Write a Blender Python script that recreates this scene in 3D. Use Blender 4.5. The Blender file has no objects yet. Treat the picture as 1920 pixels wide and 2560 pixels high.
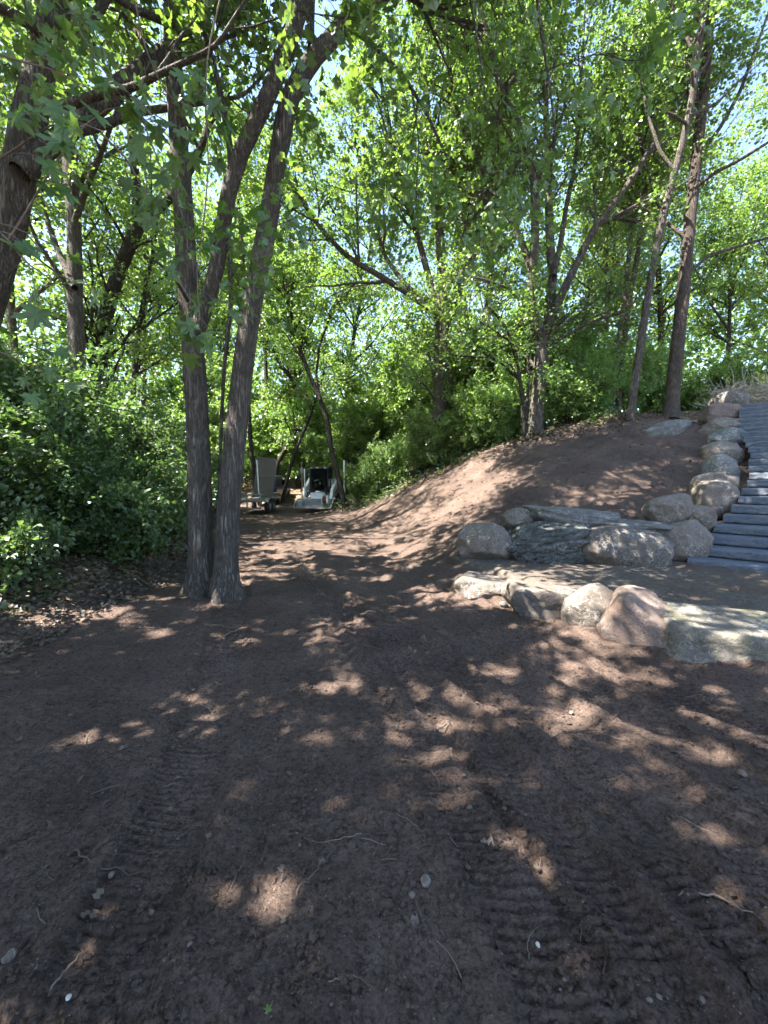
import bpy, math, random
import numpy as np
from mathutils import Vector, Matrix

SC = bpy.context.scene
COL = SC.collection
rng = np.random.default_rng(7)
random.seed(7)

# ------------------------------------------------------------------ camera, sky, sun, exposure
F_PX, CAM_H = 1000.0, 1.6                    # focal length in photo pixels (1920 wide), eye height
PITCH = math.atan(80 / F_PX)
cam_data = bpy.data.cameras.new('camera')
cam_data.sensor_fit = 'HORIZONTAL'
cam_data.sensor_width = 36.0
cam_data.lens = 36.0 * F_PX / 1920
cam_data.clip_start = 0.05
cam_data.clip_end = 2000
cam = bpy.data.objects.new('camera', cam_data)
COL.objects.link(cam)
cam.location = (0, 0, CAM_H)
cam.rotation_euler = (math.radians(90) - PITCH, 0, 0)
SC.camera = cam

SUN_EL, SUN_AZ = 58.0, 255.0                 # azimuth clockwise from +Y of where the sun stands
world = bpy.data.worlds.new('World')
SC.world = world
world.use_nodes = True
wn = world.node_tree
sky = wn.nodes.new('ShaderNodeTexSky')
sky.sky_type = 'NISHITA'
sky.sun_disc = False
sky.sun_elevation = math.radians(SUN_EL)
sky.sun_rotation = math.radians(SUN_AZ)
sky.air_density = 1.0
sky.dust_density = 0.7
bg = wn.nodes['Background']
bg.inputs['Strength'].default_value = 0.085
wn.links.new(sky.outputs[0], bg.inputs['Color'])
sun_data = bpy.data.lights.new('sun', 'SUN')
sun_data.energy = 5.0
sun_data.angle = math.radians(0.4)
sun_data.color = (1.0, 0.93, 0.82)
sun = bpy.data.objects.new('sun', sun_data)
COL.objects.link(sun)
az, el = math.radians(SUN_AZ), math.radians(SUN_EL)
to_sun = Vector((math.sin(az) * math.cos(el), math.cos(az) * math.cos(el), math.sin(el)))
sun.rotation_euler = to_sun.to_track_quat('Z', 'Y').to_euler()
sun.location = to_sun * 60

SC.view_settings.view_transform = 'Standard'
SC.view_settings.look = 'None'
SC.view_settings.exposure = 2.9
SC.view_settings.gamma = 1.0
SC.render.engine = 'CYCLES'
cy = SC.cycles
cy.max_bounces = 6
cy.diffuse_bounces = 3
cy.glossy_bounces = 2
cy.transmission_bounces = 4
cy.use_denoising = True
cy.use_adaptive_sampling = True
cy.adaptive_threshold = 0.03
cy.adaptive_min_samples = 24
cy.sample_clamp_indirect = 6
cy.caustics_reflective = False
cy.caustics_refractive = False

# ------------------------------------------------------------------ helpers
def ray(u, v):
    s, c = math.sin(PITCH), math.cos(PITCH)
    a, b = (u - 960) / F_PX, (1280 - v) / F_PX
    d = np.array([a, c + b * s, -s + b * c])
    return d / d[1]

def at(u, v, Y):
    """world point on the sight line through a photo pixel, Y metres ahead"""
    return np.array([0, 0, CAM_H]) + ray(u, v) * Y

def tag(o, label=None, cat=None, group=None, kind=None):
    if label: o['label'] = label
    if cat: o['category'] = cat
    if group: o['group'] = group
    if kind: o['kind'] = kind
    return o

def empty(name, loc, rz=0.0):
    o = bpy.data.objects.new(name, None)
    o.empty_display_size = 0.2
    COL.objects.link(o)
    o.location = loc
    o.rotation_euler = (0, 0, rz)
    return o

def make_mesh(name, V, F, mat=None, smooth=False, attrs=None):
    """V (n,3); F (m,k) all faces same size k"""
    V = np.ascontiguousarray(V, dtype=np.float32)
    F = np.ascontiguousarray(F, dtype=np.int32)
    me = bpy.data.meshes.new(name)
    n, (m, k) = len(V), F.shape
    me.vertices.add(n)
    me.vertices.foreach_set('co', V.ravel())
    me.loops.add(m * k)
    me.loops.foreach_set('vertex_index', F.ravel())
    me.polygons.add(m)
    me.polygons.foreach_set('loop_start', np.arange(0, m * k, k, dtype=np.int32))
    me.polygons.foreach_set('use_smooth', np.full(m, smooth))
    for an, arr in (attrs or {}).items():
        a = me.attributes.new(an, 'FLOAT', 'POINT')
        a.data.foreach_set('value', np.ascontiguousarray(arr, dtype=np.float32))
    if mat: me.materials.append(mat)
    me.update(calc_edges=True)
    return me

def link(name, me, parent=None, loc=None):
    o = bpy.data.objects.new(name, me)
    COL.objects.link(o)
    if parent is not None: o.parent = parent
    if loc is not None: o.location = loc
    return o

def copy_tree(o, parent=None):
    c = o.copy()
    COL.objects.link(c)
    c.parent = parent
    for ch in [x for x in o.children]:
        copy_tree(ch, c)
    return c

# --- numpy noise
def _hash(ix, iy, iz, seed):
    h = (ix * 374761393 + iy * 668265263 + iz * 2147483647 + seed * 1274126177) & 0xFFFFFFFF
    h = ((h ^ (h >> 13)) * 1274126177) & 0xFFFFFFFF
    h = ((h ^ (h >> 16)) * 2246822519) & 0xFFFFFFFF
    return ((h ^ (h >> 15)) & 0xFFFF) / 65535.0

def noise3(p, seed=0):
    p = np.asarray(p, dtype=np.float64)
    i = np.floor(p).astype(np.int64)
    f = p - i
    f = f * f * (3 - 2 * f)
    x, y, z = i[..., 0], i[..., 1], i[..., 2]
    fx, fy, fz = f[..., 0], f[..., 1], f[..., 2]
    r = 0
    for dx in (0, 1):
        wx = fx if dx else 1 - fx
        for dy in (0, 1):
            wy = fy if dy else 1 - fy
            for dz in (0, 1):
                wz = fz if dz else 1 - fz
                r = r + wx * wy * wz * _hash(x + dx, y + dy, z + dz, seed)
    return r * 2 - 1

def noise2(x, y, seed=0):
    i, j = np.floor(x).astype(np.int64), np.floor(y).astype(np.int64)
    fx, fy = x - i, y - j
    fx = fx * fx * (3 - 2 * fx); fy = fy * fy * (3 - 2 * fy)
    z = np.zeros_like(i)
    a = _hash(i, j, z, seed); b = _hash(i + 1, j, z, seed)
    c = _hash(i, j + 1, z, seed); d = _hash(i + 1, j + 1, z, seed)
    return ((a * (1 - fx) + b * fx) * (1 - fy) + (c * (1 - fx) + d * fx) * fy) * 2 - 1

def fbm2(x, y, octv, seed=0, gain=0.5):
    r, a = 0, 1.0
    for o in range(octv):
        r = r + a * noise2(x * 2 ** o + 17.3 * o, y * 2 ** o - 9.1 * o, seed + o)
        a *= gain
    return r

def fbm3(p, octv, seed=0, gain=0.5):
    r, a = 0, 1.0
    for o in range(octv):
        r = r + a * noise3(p * 2 ** o + 11.7 * o, seed + o)
        a *= gain
    return r

def sstep(a, b, x):
    t = np.clip((x - a) / (b - a), 0, 1)
    return t * t * (3 - 2 * t)

# ------------------------------------------------------------------ materials
def new_mat(name):
    m = bpy.data.materials.new(name)
    m.use_nodes = True
    m.node_tree.nodes.clear()
    return m, m.node_tree

class NT:
    def __init__(self, nt): self.nt = nt
    def n(self, t, **kw):
        x = self.nt.nodes.new('ShaderNode' + t)
        for k, v in kw.items():
            if k in x.inputs.keys() if hasattr(x.inputs, 'keys') else False:
                self.set(x.inputs[k], v)
            else:
                setattr(x, k, v)
        return x
    def set(self, sock, v):
        if isinstance(v, bpy.types.NodeSocket): self.nt.links.new(v, sock)
        else: sock.default_value = v
    def noise(self, vec, scale, detail=4, rough=0.6, dist=0.0):
        x = self.nt.nodes.new('ShaderNodeTexNoise')
        self.set(x.inputs['Vector'], vec)
        x.inputs['Scale'].default_value = scale
        x.inputs['Detail'].default_value = detail
        x.inputs['Roughness'].default_value = rough
        x.inputs['Distortion'].default_value = dist
        return x.outputs['Fac']
    def voro(self, vec, scale, feature='F1', out='Distance', rand=1.0):
        x = self.nt.nodes.new('ShaderNodeTexVoronoi')
        x.feature = feature
        self.set(x.inputs['Vector'], vec)
        x.inputs['Scale'].default_value = scale
        x.inputs['Randomness'].default_value = rand
        return x.outputs[out]
    def ramp(self, fac, stops):
        x = self.nt.nodes.new('ShaderNodeValToRGB')
        e = x.color_ramp.elements
        while len(e) < len(stops): e.new(0.5)
        for el_, (p, c) in zip(e, stops):
            el_.position = p
            el_.color = (*c, 1) if isinstance(c, (tuple, list)) else (c, c, c, 1)
        self.set(x.inputs['Fac'], fac)
        return x.outputs['Color']
    def mix(self, fac, a, b, mode='MIX'):
        x = self.nt.nodes.new('ShaderNodeMix')
        x.data_type = 'RGBA'; x.blend_type = mode
        self.set(x.inputs[0], fac)
        for s, v in ((x.inputs[6], a), (x.inputs[7], b)):
            if isinstance(v, (tuple, list)): v = (*v, 1) if len(v) == 3 else v
            self.set(s, v)
        return x.outputs[2]
    def math(self, op, a, b=0.0, c=None):
        x = self.nt.nodes.new('ShaderNodeMath')
        x.operation = op
        self.set(x.inputs[0], a); self.set(x.inputs[1], b)
        if c is not None: self.set(x.inputs[2], c)
        return x.outputs[0]
    def coords(self, out='Object'):
        return self.nt.nodes.new('ShaderNodeTexCoord').outputs[out]
    def position(self):
        return self.nt.nodes.new('ShaderNodeNewGeometry').outputs['Position']
    def mapping(self, vec, scale=(1, 1, 1), rot=(0, 0, 0)):
        x = self.nt.nodes.new('ShaderNodeMapping')
        self.set(x.inputs['Vector'], vec)
        x.inputs['Scale'].default_value = scale
        x.inputs['Rotation'].default_value = rot
        return x.outputs[0]
    def attr(self, name):
        x = self.nt.nodes.new('ShaderNodeAttribute')
        x.attribute_name = name
        return x.outputs['Fac']
    def objrand(self):
        return self.nt.nodes.new('ShaderNodeObjectInfo').outputs['Random']
    def bump(self, h, strength=0.5, dist=0.02, normal=None):
        x = self.nt.nodes.new('ShaderNodeBump')
        x.inputs['Strength'].default_value = strength
        x.inputs['Distance'].default_value = dist
        self.set(x.inputs['Height'], h)
        if normal is not None: self.set(x.inputs['Normal'], normal)
        return x.outputs[0]
    def principled(self, color, rough=0.8, normal=None, metal=0.0, spec=0.3):
        x = self.nt.nodes.new('ShaderNodeBsdfPrincipled')
        if isinstance(color, (tuple, list)): color = (*color, 1) if len(color) == 3 else color
        self.set(x.inputs['Base Color'], color)
        self.set(x.inputs['Roughness'], rough)
        x.inputs['Metallic'].default_value = metal
        x.inputs['Specular IOR Level'].default_value = spec
        if normal is not None: self.set(x.inputs['Normal'], normal)
        return x.outputs[0]
    def out(self, sh):
        x = self.nt.nodes.new('ShaderNodeOutputMaterial')
        self.nt.links.new(sh, x.inputs['Surface'])

def mat_simple(name, color, rough=0.6, metal=0.0, spec=0.4, vary=0.25, scale=6.0, dirt=None, dirt_amt=0.5):
    m, nt = new_mat(name); N = NT(nt)
    p = N.coords()
    a = N.noise(p, scale, 5, 0.65)
    dark = tuple(c * (1 - vary) for c in color)
    lite = tuple(min(1, c * (1 + vary)) for c in color)
    col = N.mix(a, dark, lite)
    if dirt:
        d = N.ramp(N.noise(p, scale * 0.7, 6, 0.7), [(0.45, 0.0), (0.65, 1.0)])
        col = N.mix(N.math('MULTIPLY', d, dirt_amt), col, dirt)
    N.out(N.principled(col, rough, N.bump(N.noise(p, scale * 8, 3), 0.15, 0.01), metal, spec))
    return m

def mat_leaf(name, refl, trans, refl2, trans2, gloss=0.06, rough=0.45, tint_obj=0.15, k_=.72):
    m, nt = new_mat(name); N = NT(nt)
    tone = N.attr('tone')
    refl, refl2, trans, trans2 = (tuple(c * k_ for c in q) for q in (refl, refl2, trans, trans2))
    r = N.mix(tone, refl, refl2)
    t = N.mix(tone, trans, trans2)
    o = N.objrand()
    hs = nt.nodes.new('ShaderNodeHueSaturation')
    N.set(hs.inputs['Hue'], N.math('MULTIPLY_ADD', o, 0.03, 0.485))
    N.set(hs.inputs['Value'], N.math('MULTIPLY_ADD', o, tint_obj * 2, 1 - tint_obj))
    N.set(hs.inputs['Color'], r)
    d = nt.nodes.new('ShaderNodeBsdfDiffuse'); N.set(d.inputs['Color'], hs.outputs[0])
    tr = nt.nodes.new('ShaderNodeBsdfTranslucent'); N.set(tr.inputs['Color'], t)
    ad = nt.nodes.new('ShaderNodeAddShader')
    nt.links.new(d.outputs[0], ad.inputs[0]); nt.links.new(tr.outputs[0], ad.inputs[1])
    g = nt.nodes.new('ShaderNodeBsdfGlossy')
    g.inputs['Roughness'].default_value = rough
    g.inputs['Color'].default_value = (0.9, 0.95, 1, 1)
    mx = nt.nodes.new('ShaderNodeMixShader'); mx.inputs[0].default_value = gloss
    nt.links.new(ad.outputs[0], mx.inputs[1]); nt.links.new(g.outputs[0], mx.inputs[2])
    N.out(mx.outputs[0])
    return m

def mat_bark(name, c1, c2, c3, scale=9.0, strength=1.0, dist=0.03, lichen=0.0):
    m, nt = new_mat(name); N = NT(nt)
    p = N.position()
    a = N.noise(N.mapping(p, (1, 1, 0.10)), scale * 3.2, 5, 0.6, 0.6)
    b = N.noise(N.mapping(p, (1, 1, 0.22)), scale * 7.0, 4, 0.65, 0.3)
    ridge = N.math('ABSOLUTE', N.math('MULTIPLY_ADD', a, 2.0, -1.0))
    ridge = N.ramp(ridge, [(0.0, 0.0), (0.22, 0.8), (0.6, 1.0)])
    col = N.mix(N.ramp(b, [(0.3, 0.0), (0.7, 1.0)]), c1, c2)
    col = N.mix(N.ramp(N.noise(p, scale * .5, 4), [(0.5, 0.0), (0.7, 0.6)]), col, c3)
    col = N.mix(N.math('MULTIPLY_ADD', ridge, -0.75, 0.75), col, tuple(c * 0.3 for c in c1))
    if lichen:
        l = N.ramp(N.noise(p, 2.2, 5, 0.7), [(0.56, 0.0), (0.7, lichen)])
        col = N.mix(l, col, (0.30, 0.27, 0.22))
    h = N.math('ADD', N.math('MULTIPLY', ridge, 0.9), N.math('MULTIPLY', b, .35))
    N.out(N.principled(col, 0.9, N.bump(h, strength, dist), spec=0.15))
    return m

def mat_rock(name, c1, c2, c3, vein=0.6, strata=False, moss=0.0, vscale=8.5):
    m, nt = new_mat(name); N = NT(nt)
    p0 = N.coords()
    x = nt.nodes.new('ShaderNodeVectorMath'); x.operation = 'ADD'
    nt.links.new(p0, x.inputs[0])
    y = nt.nodes.new('ShaderNodeVectorMath'); y.operation = 'SCALE'
    y.inputs[0].default_value = (37, 19, 53)
    N.set(y.inputs['Scale'], N.objrand())
    nt.links.new(y.outputs[0], x.inputs[1])
    p = x.outputs[0]
    a = N.noise(p, 3.0, 8, 0.62)
    b = N.noise(p, 11.0, 6, 0.7)
    fine = N.noise(p, 60.0, 4, 0.7)
    col = N.mix(N.ramp(a, [(0.35, 0.0), (0.65, 1.0)]), c1, c2)
    col = N.mix(N.ramp(b, [(0.5, 0.0), (0.72, 0.75)]), col, c3)
    col = N.mix(N.ramp(fine, [(0.3, 0.45), (0.55, 0.0)]), col, tuple(c * 0.35 for c in c1))
    h = N.math('ADD', N.math('MULTIPLY', a, 1.2), N.math('MULTIPLY', b, 0.6))
    if strata:
        w = nt.nodes.new('ShaderNodeTexWave')
        w.wave_type = 'BANDS'; w.bands_direction = 'Z'
        N.set(w.inputs['Vector'], N.mapping(p, (1, 1, 1), (0.28, 0.2, 0)))
        w.inputs['Scale'].default_value = 3.2
        w.inputs['Distortion'].default_value = 14
        w.inputs['Detail'].default_value = 4
        w.inputs['Detail Scale'].default_value = 0.8; w.inputs['Detail Roughness'].default_value = .65
        s = w.outputs['Fac']
        col = N.mix(N.ramp(s, [(0.02, 0.6), (0.25, 0.0)]), col, tuple(c * 0.3 for c in c1))
        h = N.math('ADD', h, N.math('MULTIPLY', s, 0.45))
    if vein:
        wob = N.noise(p, 4.0, 3, 0.6)
        sc = nt.nodes.new('ShaderNodeVectorMath'); sc.operation = 'SCALE'
        cn = nt.nodes.new('ShaderNodeTexNoise'); N.set(cn.inputs['Vector'], p); cn.inputs['Scale'].default_value = 5.0
        nt.links.new(cn.outputs['Color'], sc.inputs[0]); sc.inputs['Scale'].default_value = 0.45
        ad = nt.nodes.new('ShaderNodeVectorMath'); ad.operation = 'ADD'
        nt.links.new(p, ad.inputs[0]); nt.links.new(sc.outputs[0], ad.inputs[1])
        e = N.voro(ad.outputs[0], vscale, 'DISTANCE_TO_EDGE')
        line = N.ramp(e, [(0.0, 1.0), (0.035, 0.8), (0.07, 0.0)])
        mask = N.ramp(N.noise(p, 2.3, 4, 0.65), [(0.44, 0.0), (0.6, 1.0)])
        mask2 = N.ramp(N.noise(p, 16.0, 4, 0.7), [(0.38, 0.0), (0.56, 1.0)])
        k = N.math('MULTIPLY', N.math('MULTIPLY', line, mask), mask2)
        k = N.math('MULTIPLY', k, vein)
        col = N.mix(k, col, (0.55, 0.55, 0.52))
        spk = N.math('MULTIPLY', N.ramp(N.noise(p, 24.0, 3, 0.7), [(0.62, 0.0), (0.68, 1.0)]), vein * 0.55)
        col = N.mix(spk, col, (0.5, 0.5, 0.47))
    if moss:
        mk = N.ramp(N.noise(p, 2.6, 5, 0.7), [(0.48, 0.0), (0.62, moss)])
        col = N.mix(mk, col, (0.11, 0.115, 0.045))
    N.out(N.principled(col, 0.88, N.bump(N.math('ADD', h, N.math('MULTIPLY', fine, 0.35)), 0.9, 0.035), spec=0.2))
    return m

def mat_ground():
    m, nt = new_mat('soil'); N = NT(nt)
    p = N.position()
    a = N.noise(p, 1.1, 6, 0.6)
    b = N.noise(p, 7.0, 6, 0.7)
    c = N.noise(p, 55.0, 5, 0.75)
    soil = N.mix(N.ramp(a, [(0.35, 0.0), (0.65, 1.0)]), (0.082, 0.060, 0.050), (0.166, 0.120, 0.098))
    soil = N.mix(N.ramp(b, [(0.4, 0.0), (0.7, 0.6)]), soil, (0.114, 0.078, 0.063))
    soil = N.mix(N.ramp(c, [(0.36, 0.85), (0.52, 0.0)]), soil, (0.036, 0.027, 0.023))
    c2 = N.noise(p, 26.0, 6, 0.75)
    soil = N.mix(N.ramp(c2, [(0.36, 0.75), (0.5, 0.0)]), soil, (0.045, 0.033, 0.028))
    soil = N.mix(N.ramp(c2, [(0.56, 0.0), (0.7, 0.6)]), soil, (0.185, 0.138, 0.115))
    grit = N.voro(p, 70.0)
    gcol = N.ramp(N.noise(p, 33.0, 2), [(0.56, 0.0), (0.62, 1.0)])
    soil = N.mix(N.math('MULTIPLY', N.ramp(grit, [(0.18, 0.7), (0.26, 0.0)]), gcol), soil, (0.24, 0.20, 0.17))
    # crushed-stone terrace
    g1 = N.voro(p, 26.0, out='Color')
    sep = nt.nodes.new('ShaderNodeSeparateColor'); nt.links.new(g1, sep.inputs[0])
    terr = N.mix(sep.outputs[0], (0.088, 0.077, 0.066), (0.175, 0.155, 0.134))
    terr = N.mix(N.ramp(b, [(0.35, 0.0), (0.65, 0.75)]), terr, (0.108, 0.092, 0.078))
    terr = N.mix(N.ramp(a, [(0.45, 0.0), (0.62, 0.6)]), terr, (0.115, 0.08, 0.062))
    # leaf mould under the trees
    l1 = N.voro(p, 17.0, out='Color')
    sep2 = nt.nodes.new('ShaderNodeSeparateColor'); nt.links.new(l1, sep2.inputs[0])
    lit = N.ramp(sep2.outputs[0], [(0.0, (0.035, 0.026, 0.018)), (0.45, (0.10, 0.07, 0.045)), (0.8, (0.19, 0.14, 0.095)), (1.0, (0.27, 0.22, 0.16))])
    ta = N.attr('terrace'); la = N.attr('litter')
    edge = N.math('MULTIPLY_ADD', b, 0.9, -0.45)
    tf = N.ramp(N.math('ADD', ta, edge), [(0.35, 0.0), (0.65, 1.0)])
    lf = N.ramp(N.math('ADD', la, edge), [(0.35, 0.0), (0.65, 1.0)])
    col = N.mix(tf, soil, terr)
    col = N.mix(lf, col, lit)
    h = N.math('ADD', N.math('MULTIPLY', b, 0.7), N.math('MULTIPLY', c, 0.8))
    h = N.math('ADD', h, N.math('MULTIPLY', N.noise(p, 24.0, 5, .7), 0.8))
    h = N.math('ADD', h, N.math('MULTIPLY', N.math('MULTIPLY', grit, -0.25), 1.0))
    h = N.math('ADD', h, N.math('MULTIPLY', N.math('MULTIPLY', sep.outputs[1], tf), 0.25))
    N.out(N.principled(col, 0.95, N.bump(h, 1.0, 0.026), spec=0.1))
    return m

M = {}
M['soil'] = mat_ground()
M['bark'] = mat_bark('bark_grey', (0.13, 0.11, 0.092), (0.23, 0.205, 0.18), (0.30, 0.27, 0.235), 10, 1.0, 0.03, 0.4)
M['bark_dark'] = mat_bark('bark_dark', (0.06, 0.05, 0.042), (0.12, 0.10, 0.085), (0.16, 0.14, 0.12), 9, 1.0, 0.03)
M['bark_warm'] = mat_bark('bark_warm', (0.10, 0.078, 0.064), (0.17, 0.138, 0.115), (0.23, 0.19, 0.16), 10, 0.9, 0.03, 0.2)
M['bark_pale'] = mat_bark('bark_pale', (0.22, 0.20, 0.175), (0.34, 0.31, 0.28), (0.42, 0.40, 0.36), 7, 0.6, 0.02)
M['twig'] = mat_simple('dry_twig', (0.15, 0.115, 0.09), 0.85, vary=0.4, scale=20)
M['twig_dark'] = mat_simple('dark_root', (0.075, 0.055, 0.045), 0.9, vary=0.4, scale=20)
M['brush'] = mat_simple('bleached_brush', (0.36, 0.32, 0.25), 0.85, vary=0.3, scale=10)
M['leaf'] = mat_leaf('leaf_maple', (0.048, 0.095, 0.022), (0.10, 0.185, 0.022), (0.076, 0.12, 0.03), (0.145, 0.23, 0.032))
M['leaf_near'] = mat_leaf('leaf_maple_near', (0.050, 0.098, 0.030), (0.07, 0.15, 0.022), (0.075, 0.118, 0.030), (0.15, 0.22, 0.028), 0.04, 0.5)
M['leaf_far'] = mat_leaf('leaf_woodland', (0.055, 0.105, 0.022), (0.12, 0.20, 0.022), (0.085, 0.13, 0.032), (0.16, 0.25, 0.036), k_=.8)
M['leaf_shrub'] = mat_leaf('leaf_shrub', (0.050, 0.090, 0.028), (0.06, 0.115, 0.02), (0.085, 0.125, 0.038), (0.10, 0.17, 0.028), 0.055, 0.5)
M['leaf_sapling'] = mat_leaf('leaf_sapling', (0.062, 0.115, 0.026), (0.11, 0.20, 0.026), (0.095, 0.14, 0.036), (0.18, 0.26, 0.04), k_=.85)
M['litter'] = mat_leaf('leaf_litter', (0.09, 0.06, 0.04), (0.02, 0.014, 0.008), (0.20, 0.165, 0.125), (0.04, 0.03, 0.02), 0.03, 0.6)
M['rock_brown'] = mat_rock('rock_brown', (0.095, 0.078, 0.066), (0.15, 0.126, 0.108), (0.20, 0.178, 0.158), 0.5)
M['rock_tan'] = mat_rock('rock_tan', (0.135, 0.107, 0.087), (0.20, 0.164, 0.136), (0.26, 0.225, 0.195), 0.6, vscale=10)
M['rock_pink'] = mat_rock('rock_pink', (0.15, 0.108, 0.089), (0.21, 0.157, 0.132), (0.25, 0.205, 0.18), 0.4)
M['rock_grey'] = mat_rock('rock_grey', (0.11, 0.107, 0.10), (0.185, 0.178, 0.168), (0.26, 0.255, 0.245), 0.5)
M['rock_moss'] = mat_rock('rock_moss', (0.115, 0.102, 0.084), (0.18, 0.165, 0.14), (0.235, 0.22, 0.195), 0.5, moss=0.45)
M['rock_strata'] = mat_rock('rock_strata', (0.065, 0.068, 0.064), (0.115, 0.118, 0.11), (0.18, 0.183, 0.172), 0.5, strata=True)
M['pebble'] = mat_simple('pebble', (0.13, 0.105, 0.09), 0.85, vary=0.5, scale=12)

# ------------------------------------------------------------------ terrain
# stairs climb away to the right; every tread's left front corner (traced once, kept as world data)
ST_P0 = np.array([4.856, 6.318, 0.35])
ST_DIR = np.array([math.cos(math.radians(43)), math.sin(math.radians(43)), 0])      # climbing direction
ST_W = np.array([ST_DIR[1], -ST_DIR[0], 0])                                          # across, to the right
ST_RUN, ST_RISE, ST_N = 0.39, 0.156, 24
ST_SHIFT = [0, .03, .07, .15, .22, .28, .34, .34, .38, .37, .32, .28, .27, .19, .1, .02, -.08, -.14, -.2, -.27, -.3, -.34, -.38, -.42]

def step_corner(i):
    return ST_P0 + ST_DIR * ST_RUN * i + np.array([0, 0, ST_RISE * i]) + ST_W * ST_SHIFT[i]

CP = []                                              # terrain control points
def cp(x, y, z): CP.append((x, y, z))
def cpx(u, v, Y, dz=0): p = at(u, v, Y); cp(p[0], p[1], p[2] + dz)
for x, y in ((0, -4), (-2.5, -4), (2.5, -4), (0, 0), (-2.5, 0), (2.3, 0), (0, 2), (-2.6, 2.5), (2.0, 2.2), (0, 4.5), (-2.6, 5), (1.4, 4.2), (1.0, 6),
             (-1, 8), (-3.2, 8.5), (.4, 8.2), (-1.5, 11), (-4.2, 11), (-.5, 11.2), (-3, 15), (-6, 15), (-1.6, 15), (-5, 19), (-8, 19), (-3.4, 20), (-6.5, 23)):
    cp(x, y, 0.0)
for y, x in ((-8, -3.9), (-4, -3.9), (0, -3.9), (4, -3.9), (8, -4.2), (13, -6.6), (20, -10.5), (26, -13)):
    cp(x, y, 0.06)
    cp(x - 1.0, y, 0.55); cp(x - 2.6, y, 1.35); cp(x - 5.5, y, 2.5); cp(x - 11, y, 3.6); cp(x - 25, y, 5.5)
for x, y in ((1.7, 6.2), (2.6, 5.9), (3.6, 5.6), (4.6, 5.2), (2.9, 4.6), (4.0, 4.2), (3.3, 3.6), (5.2, 4.4), (6, 3.4)):
    cp(x, y, 0.24)
cp(7, 2, .3); cp(5, 0, .15); cp(8, -3, .4); cp(14, 0, 1.2); cp(12, 6, 2.0)
cpx(1300, 1300, 7.5); cpx(1450, 1305, 7.5); cpx(1600, 1315, 7.2); cpx(1210, 1335, 7.8); cpx(1100, 1370, 8.0)
cpx(1675, 1030, 13); cpx(1580, 1040, 13.2); cpx(1400, 1075, 14); cpx(1250, 1115, 14.5); cpx(1060, 1200, 16); cpx(900, 1270, 18)
cpx(1500, 1180, 10.2); cpx(1300, 1210, 10.5); cpx(1650, 1120, 11); cpx(1120, 1280, 11.0); cpx(1010, 1325, 11.5)
for i in range(0, 24, 3):
    c = step_corner(i)
    l = c - ST_W * 0.75
    cp(l[0], l[1], l[2] - 0.30)
    l = c - ST_W * 1.7
    cp(l[0], l[1], l[2] - 0.12)
    l = c + ST_W * 0.9 + ST_DIR * 0.2
    cp(l[0], l[1], l[2] - 0.38)
    l = c + ST_W * 3.4
    cp(l[0], l[1], l[2] - 0.1)
for x, y, z in ((8, 16, 4.0), (4, 19, 3.5), (1, 22, 2.6), (-2, 25, 1.0), (14, 18, 4.6), (10, 26, 4.6), (3, 30, 3.8), (20, 26, 4.6), (-6, 30, 1.6), (-12, 34, 3), (-3, 38, 3.6),
                (12, 42, 5), (30, 40, 4), (-25, 45, 6), (0, 60, 6), (40, 10, 4), (-50, 0, 7), (60, 60, 5), (-60, 70, 8), (0, 110, 8), (90, -20, 3), (0, -60, 0), (-60, -60, 6), (60, -60, 3), (-15, -20, 3.5), (16, -20, 2.4), (14.5, 13.5, 4.15)):
    cp(x, y, z)
for u, v in ((1150, 1470), (1210, 1500), (1350, 1552), (1480, 1608), (1600, 1640), (1750, 1672), (1900, 1705), (2050, 1720)):
    r_ = ray(u, v); Yg = -CAM_H / r_[2]
    cp(r_[0] * Yg, Yg, -0.03)
CP = np.array(CP)
def _kern(r2): return np.sqrt(r2 + 0.35 ** 2)
_n = len(CP)
_A = np.zeros((_n + 3, _n + 3))
_A[:_n, :_n] = _kern(((CP[:, None, :2] - CP[None, :, :2]) ** 2).sum(-1)) - np.eye(_n) * 0.05
_A[:_n, _n] = 1; _A[:_n, _n + 1:] = CP[:, :2]; _A[_n, :_n] = 1; _A[_n + 1:, :_n] = CP[:, :2].T
_W = np.linalg.solve(_A, np.r_[CP[:, 2], 0, 0, 0])

TERR = np.array([(1.25, 7.05), (1.9, 6.95), (3.1, 6.75), (4.2, 6.75), (4.95, 6.5), (7.5, 3.5), (7.0, 2.2), (4.4, 2.95), (2.95, 3.6), (2.4, 4.4), (1.95, 5.4), (1.45, 6.5)])
def poly_sdf(x, y, P):
    d = np.full(x.shape, 1e9); ins = np.zeros(x.shape, bool)
    for k in range(len(P)):
        a, b = P[k], P[(k + 1) % len(P)]
        ex, ey = b - a
        t = np.clip(((x - a[0]) * ex + (y - a[1]) * ey) / (ex * ex + ey * ey), 0, 1)
        d = np.minimum(d, np.hypot(x - a[0] - t * ex, y - a[1] - t * ey))
        c = ((a[1] > y) != (b[1] > y)) & (x < (b[0] - a[0]) * (y - a[1]) / (b[1] - a[1] + 1e-12) + a[0])
        ins ^= c
    return np.where(ins, -d, d)

def smooth_z(x, y):
    x = np.asarray(x, float); y = np.asarray(y, float)
    sh = x.shape; x = x.ravel(); y = y.ravel()
    z = np.empty(len(x))
    for s in range(0, len(x), 40000):
        xs, ys = x[s:s + 40000], y[s:s + 40000]
        k = _kern((xs[:, None] - CP[None, :, 0]) ** 2 + (ys[:, None] - CP[None, :, 1]) ** 2)
        z[s:s + 40000] = k @ _W[:_n] + _W[_n] + xs * _W[_n + 1] + ys * _W[_n + 2]
    d = poly_sdf(x, y, TERR)
    t = sstep(0.10, -0.10, d)
    z = z * (1 - t) + (0.2 + 0.02 * np.clip(y - 3, 0, 4)) * t
    return z.reshape(sh)

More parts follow.
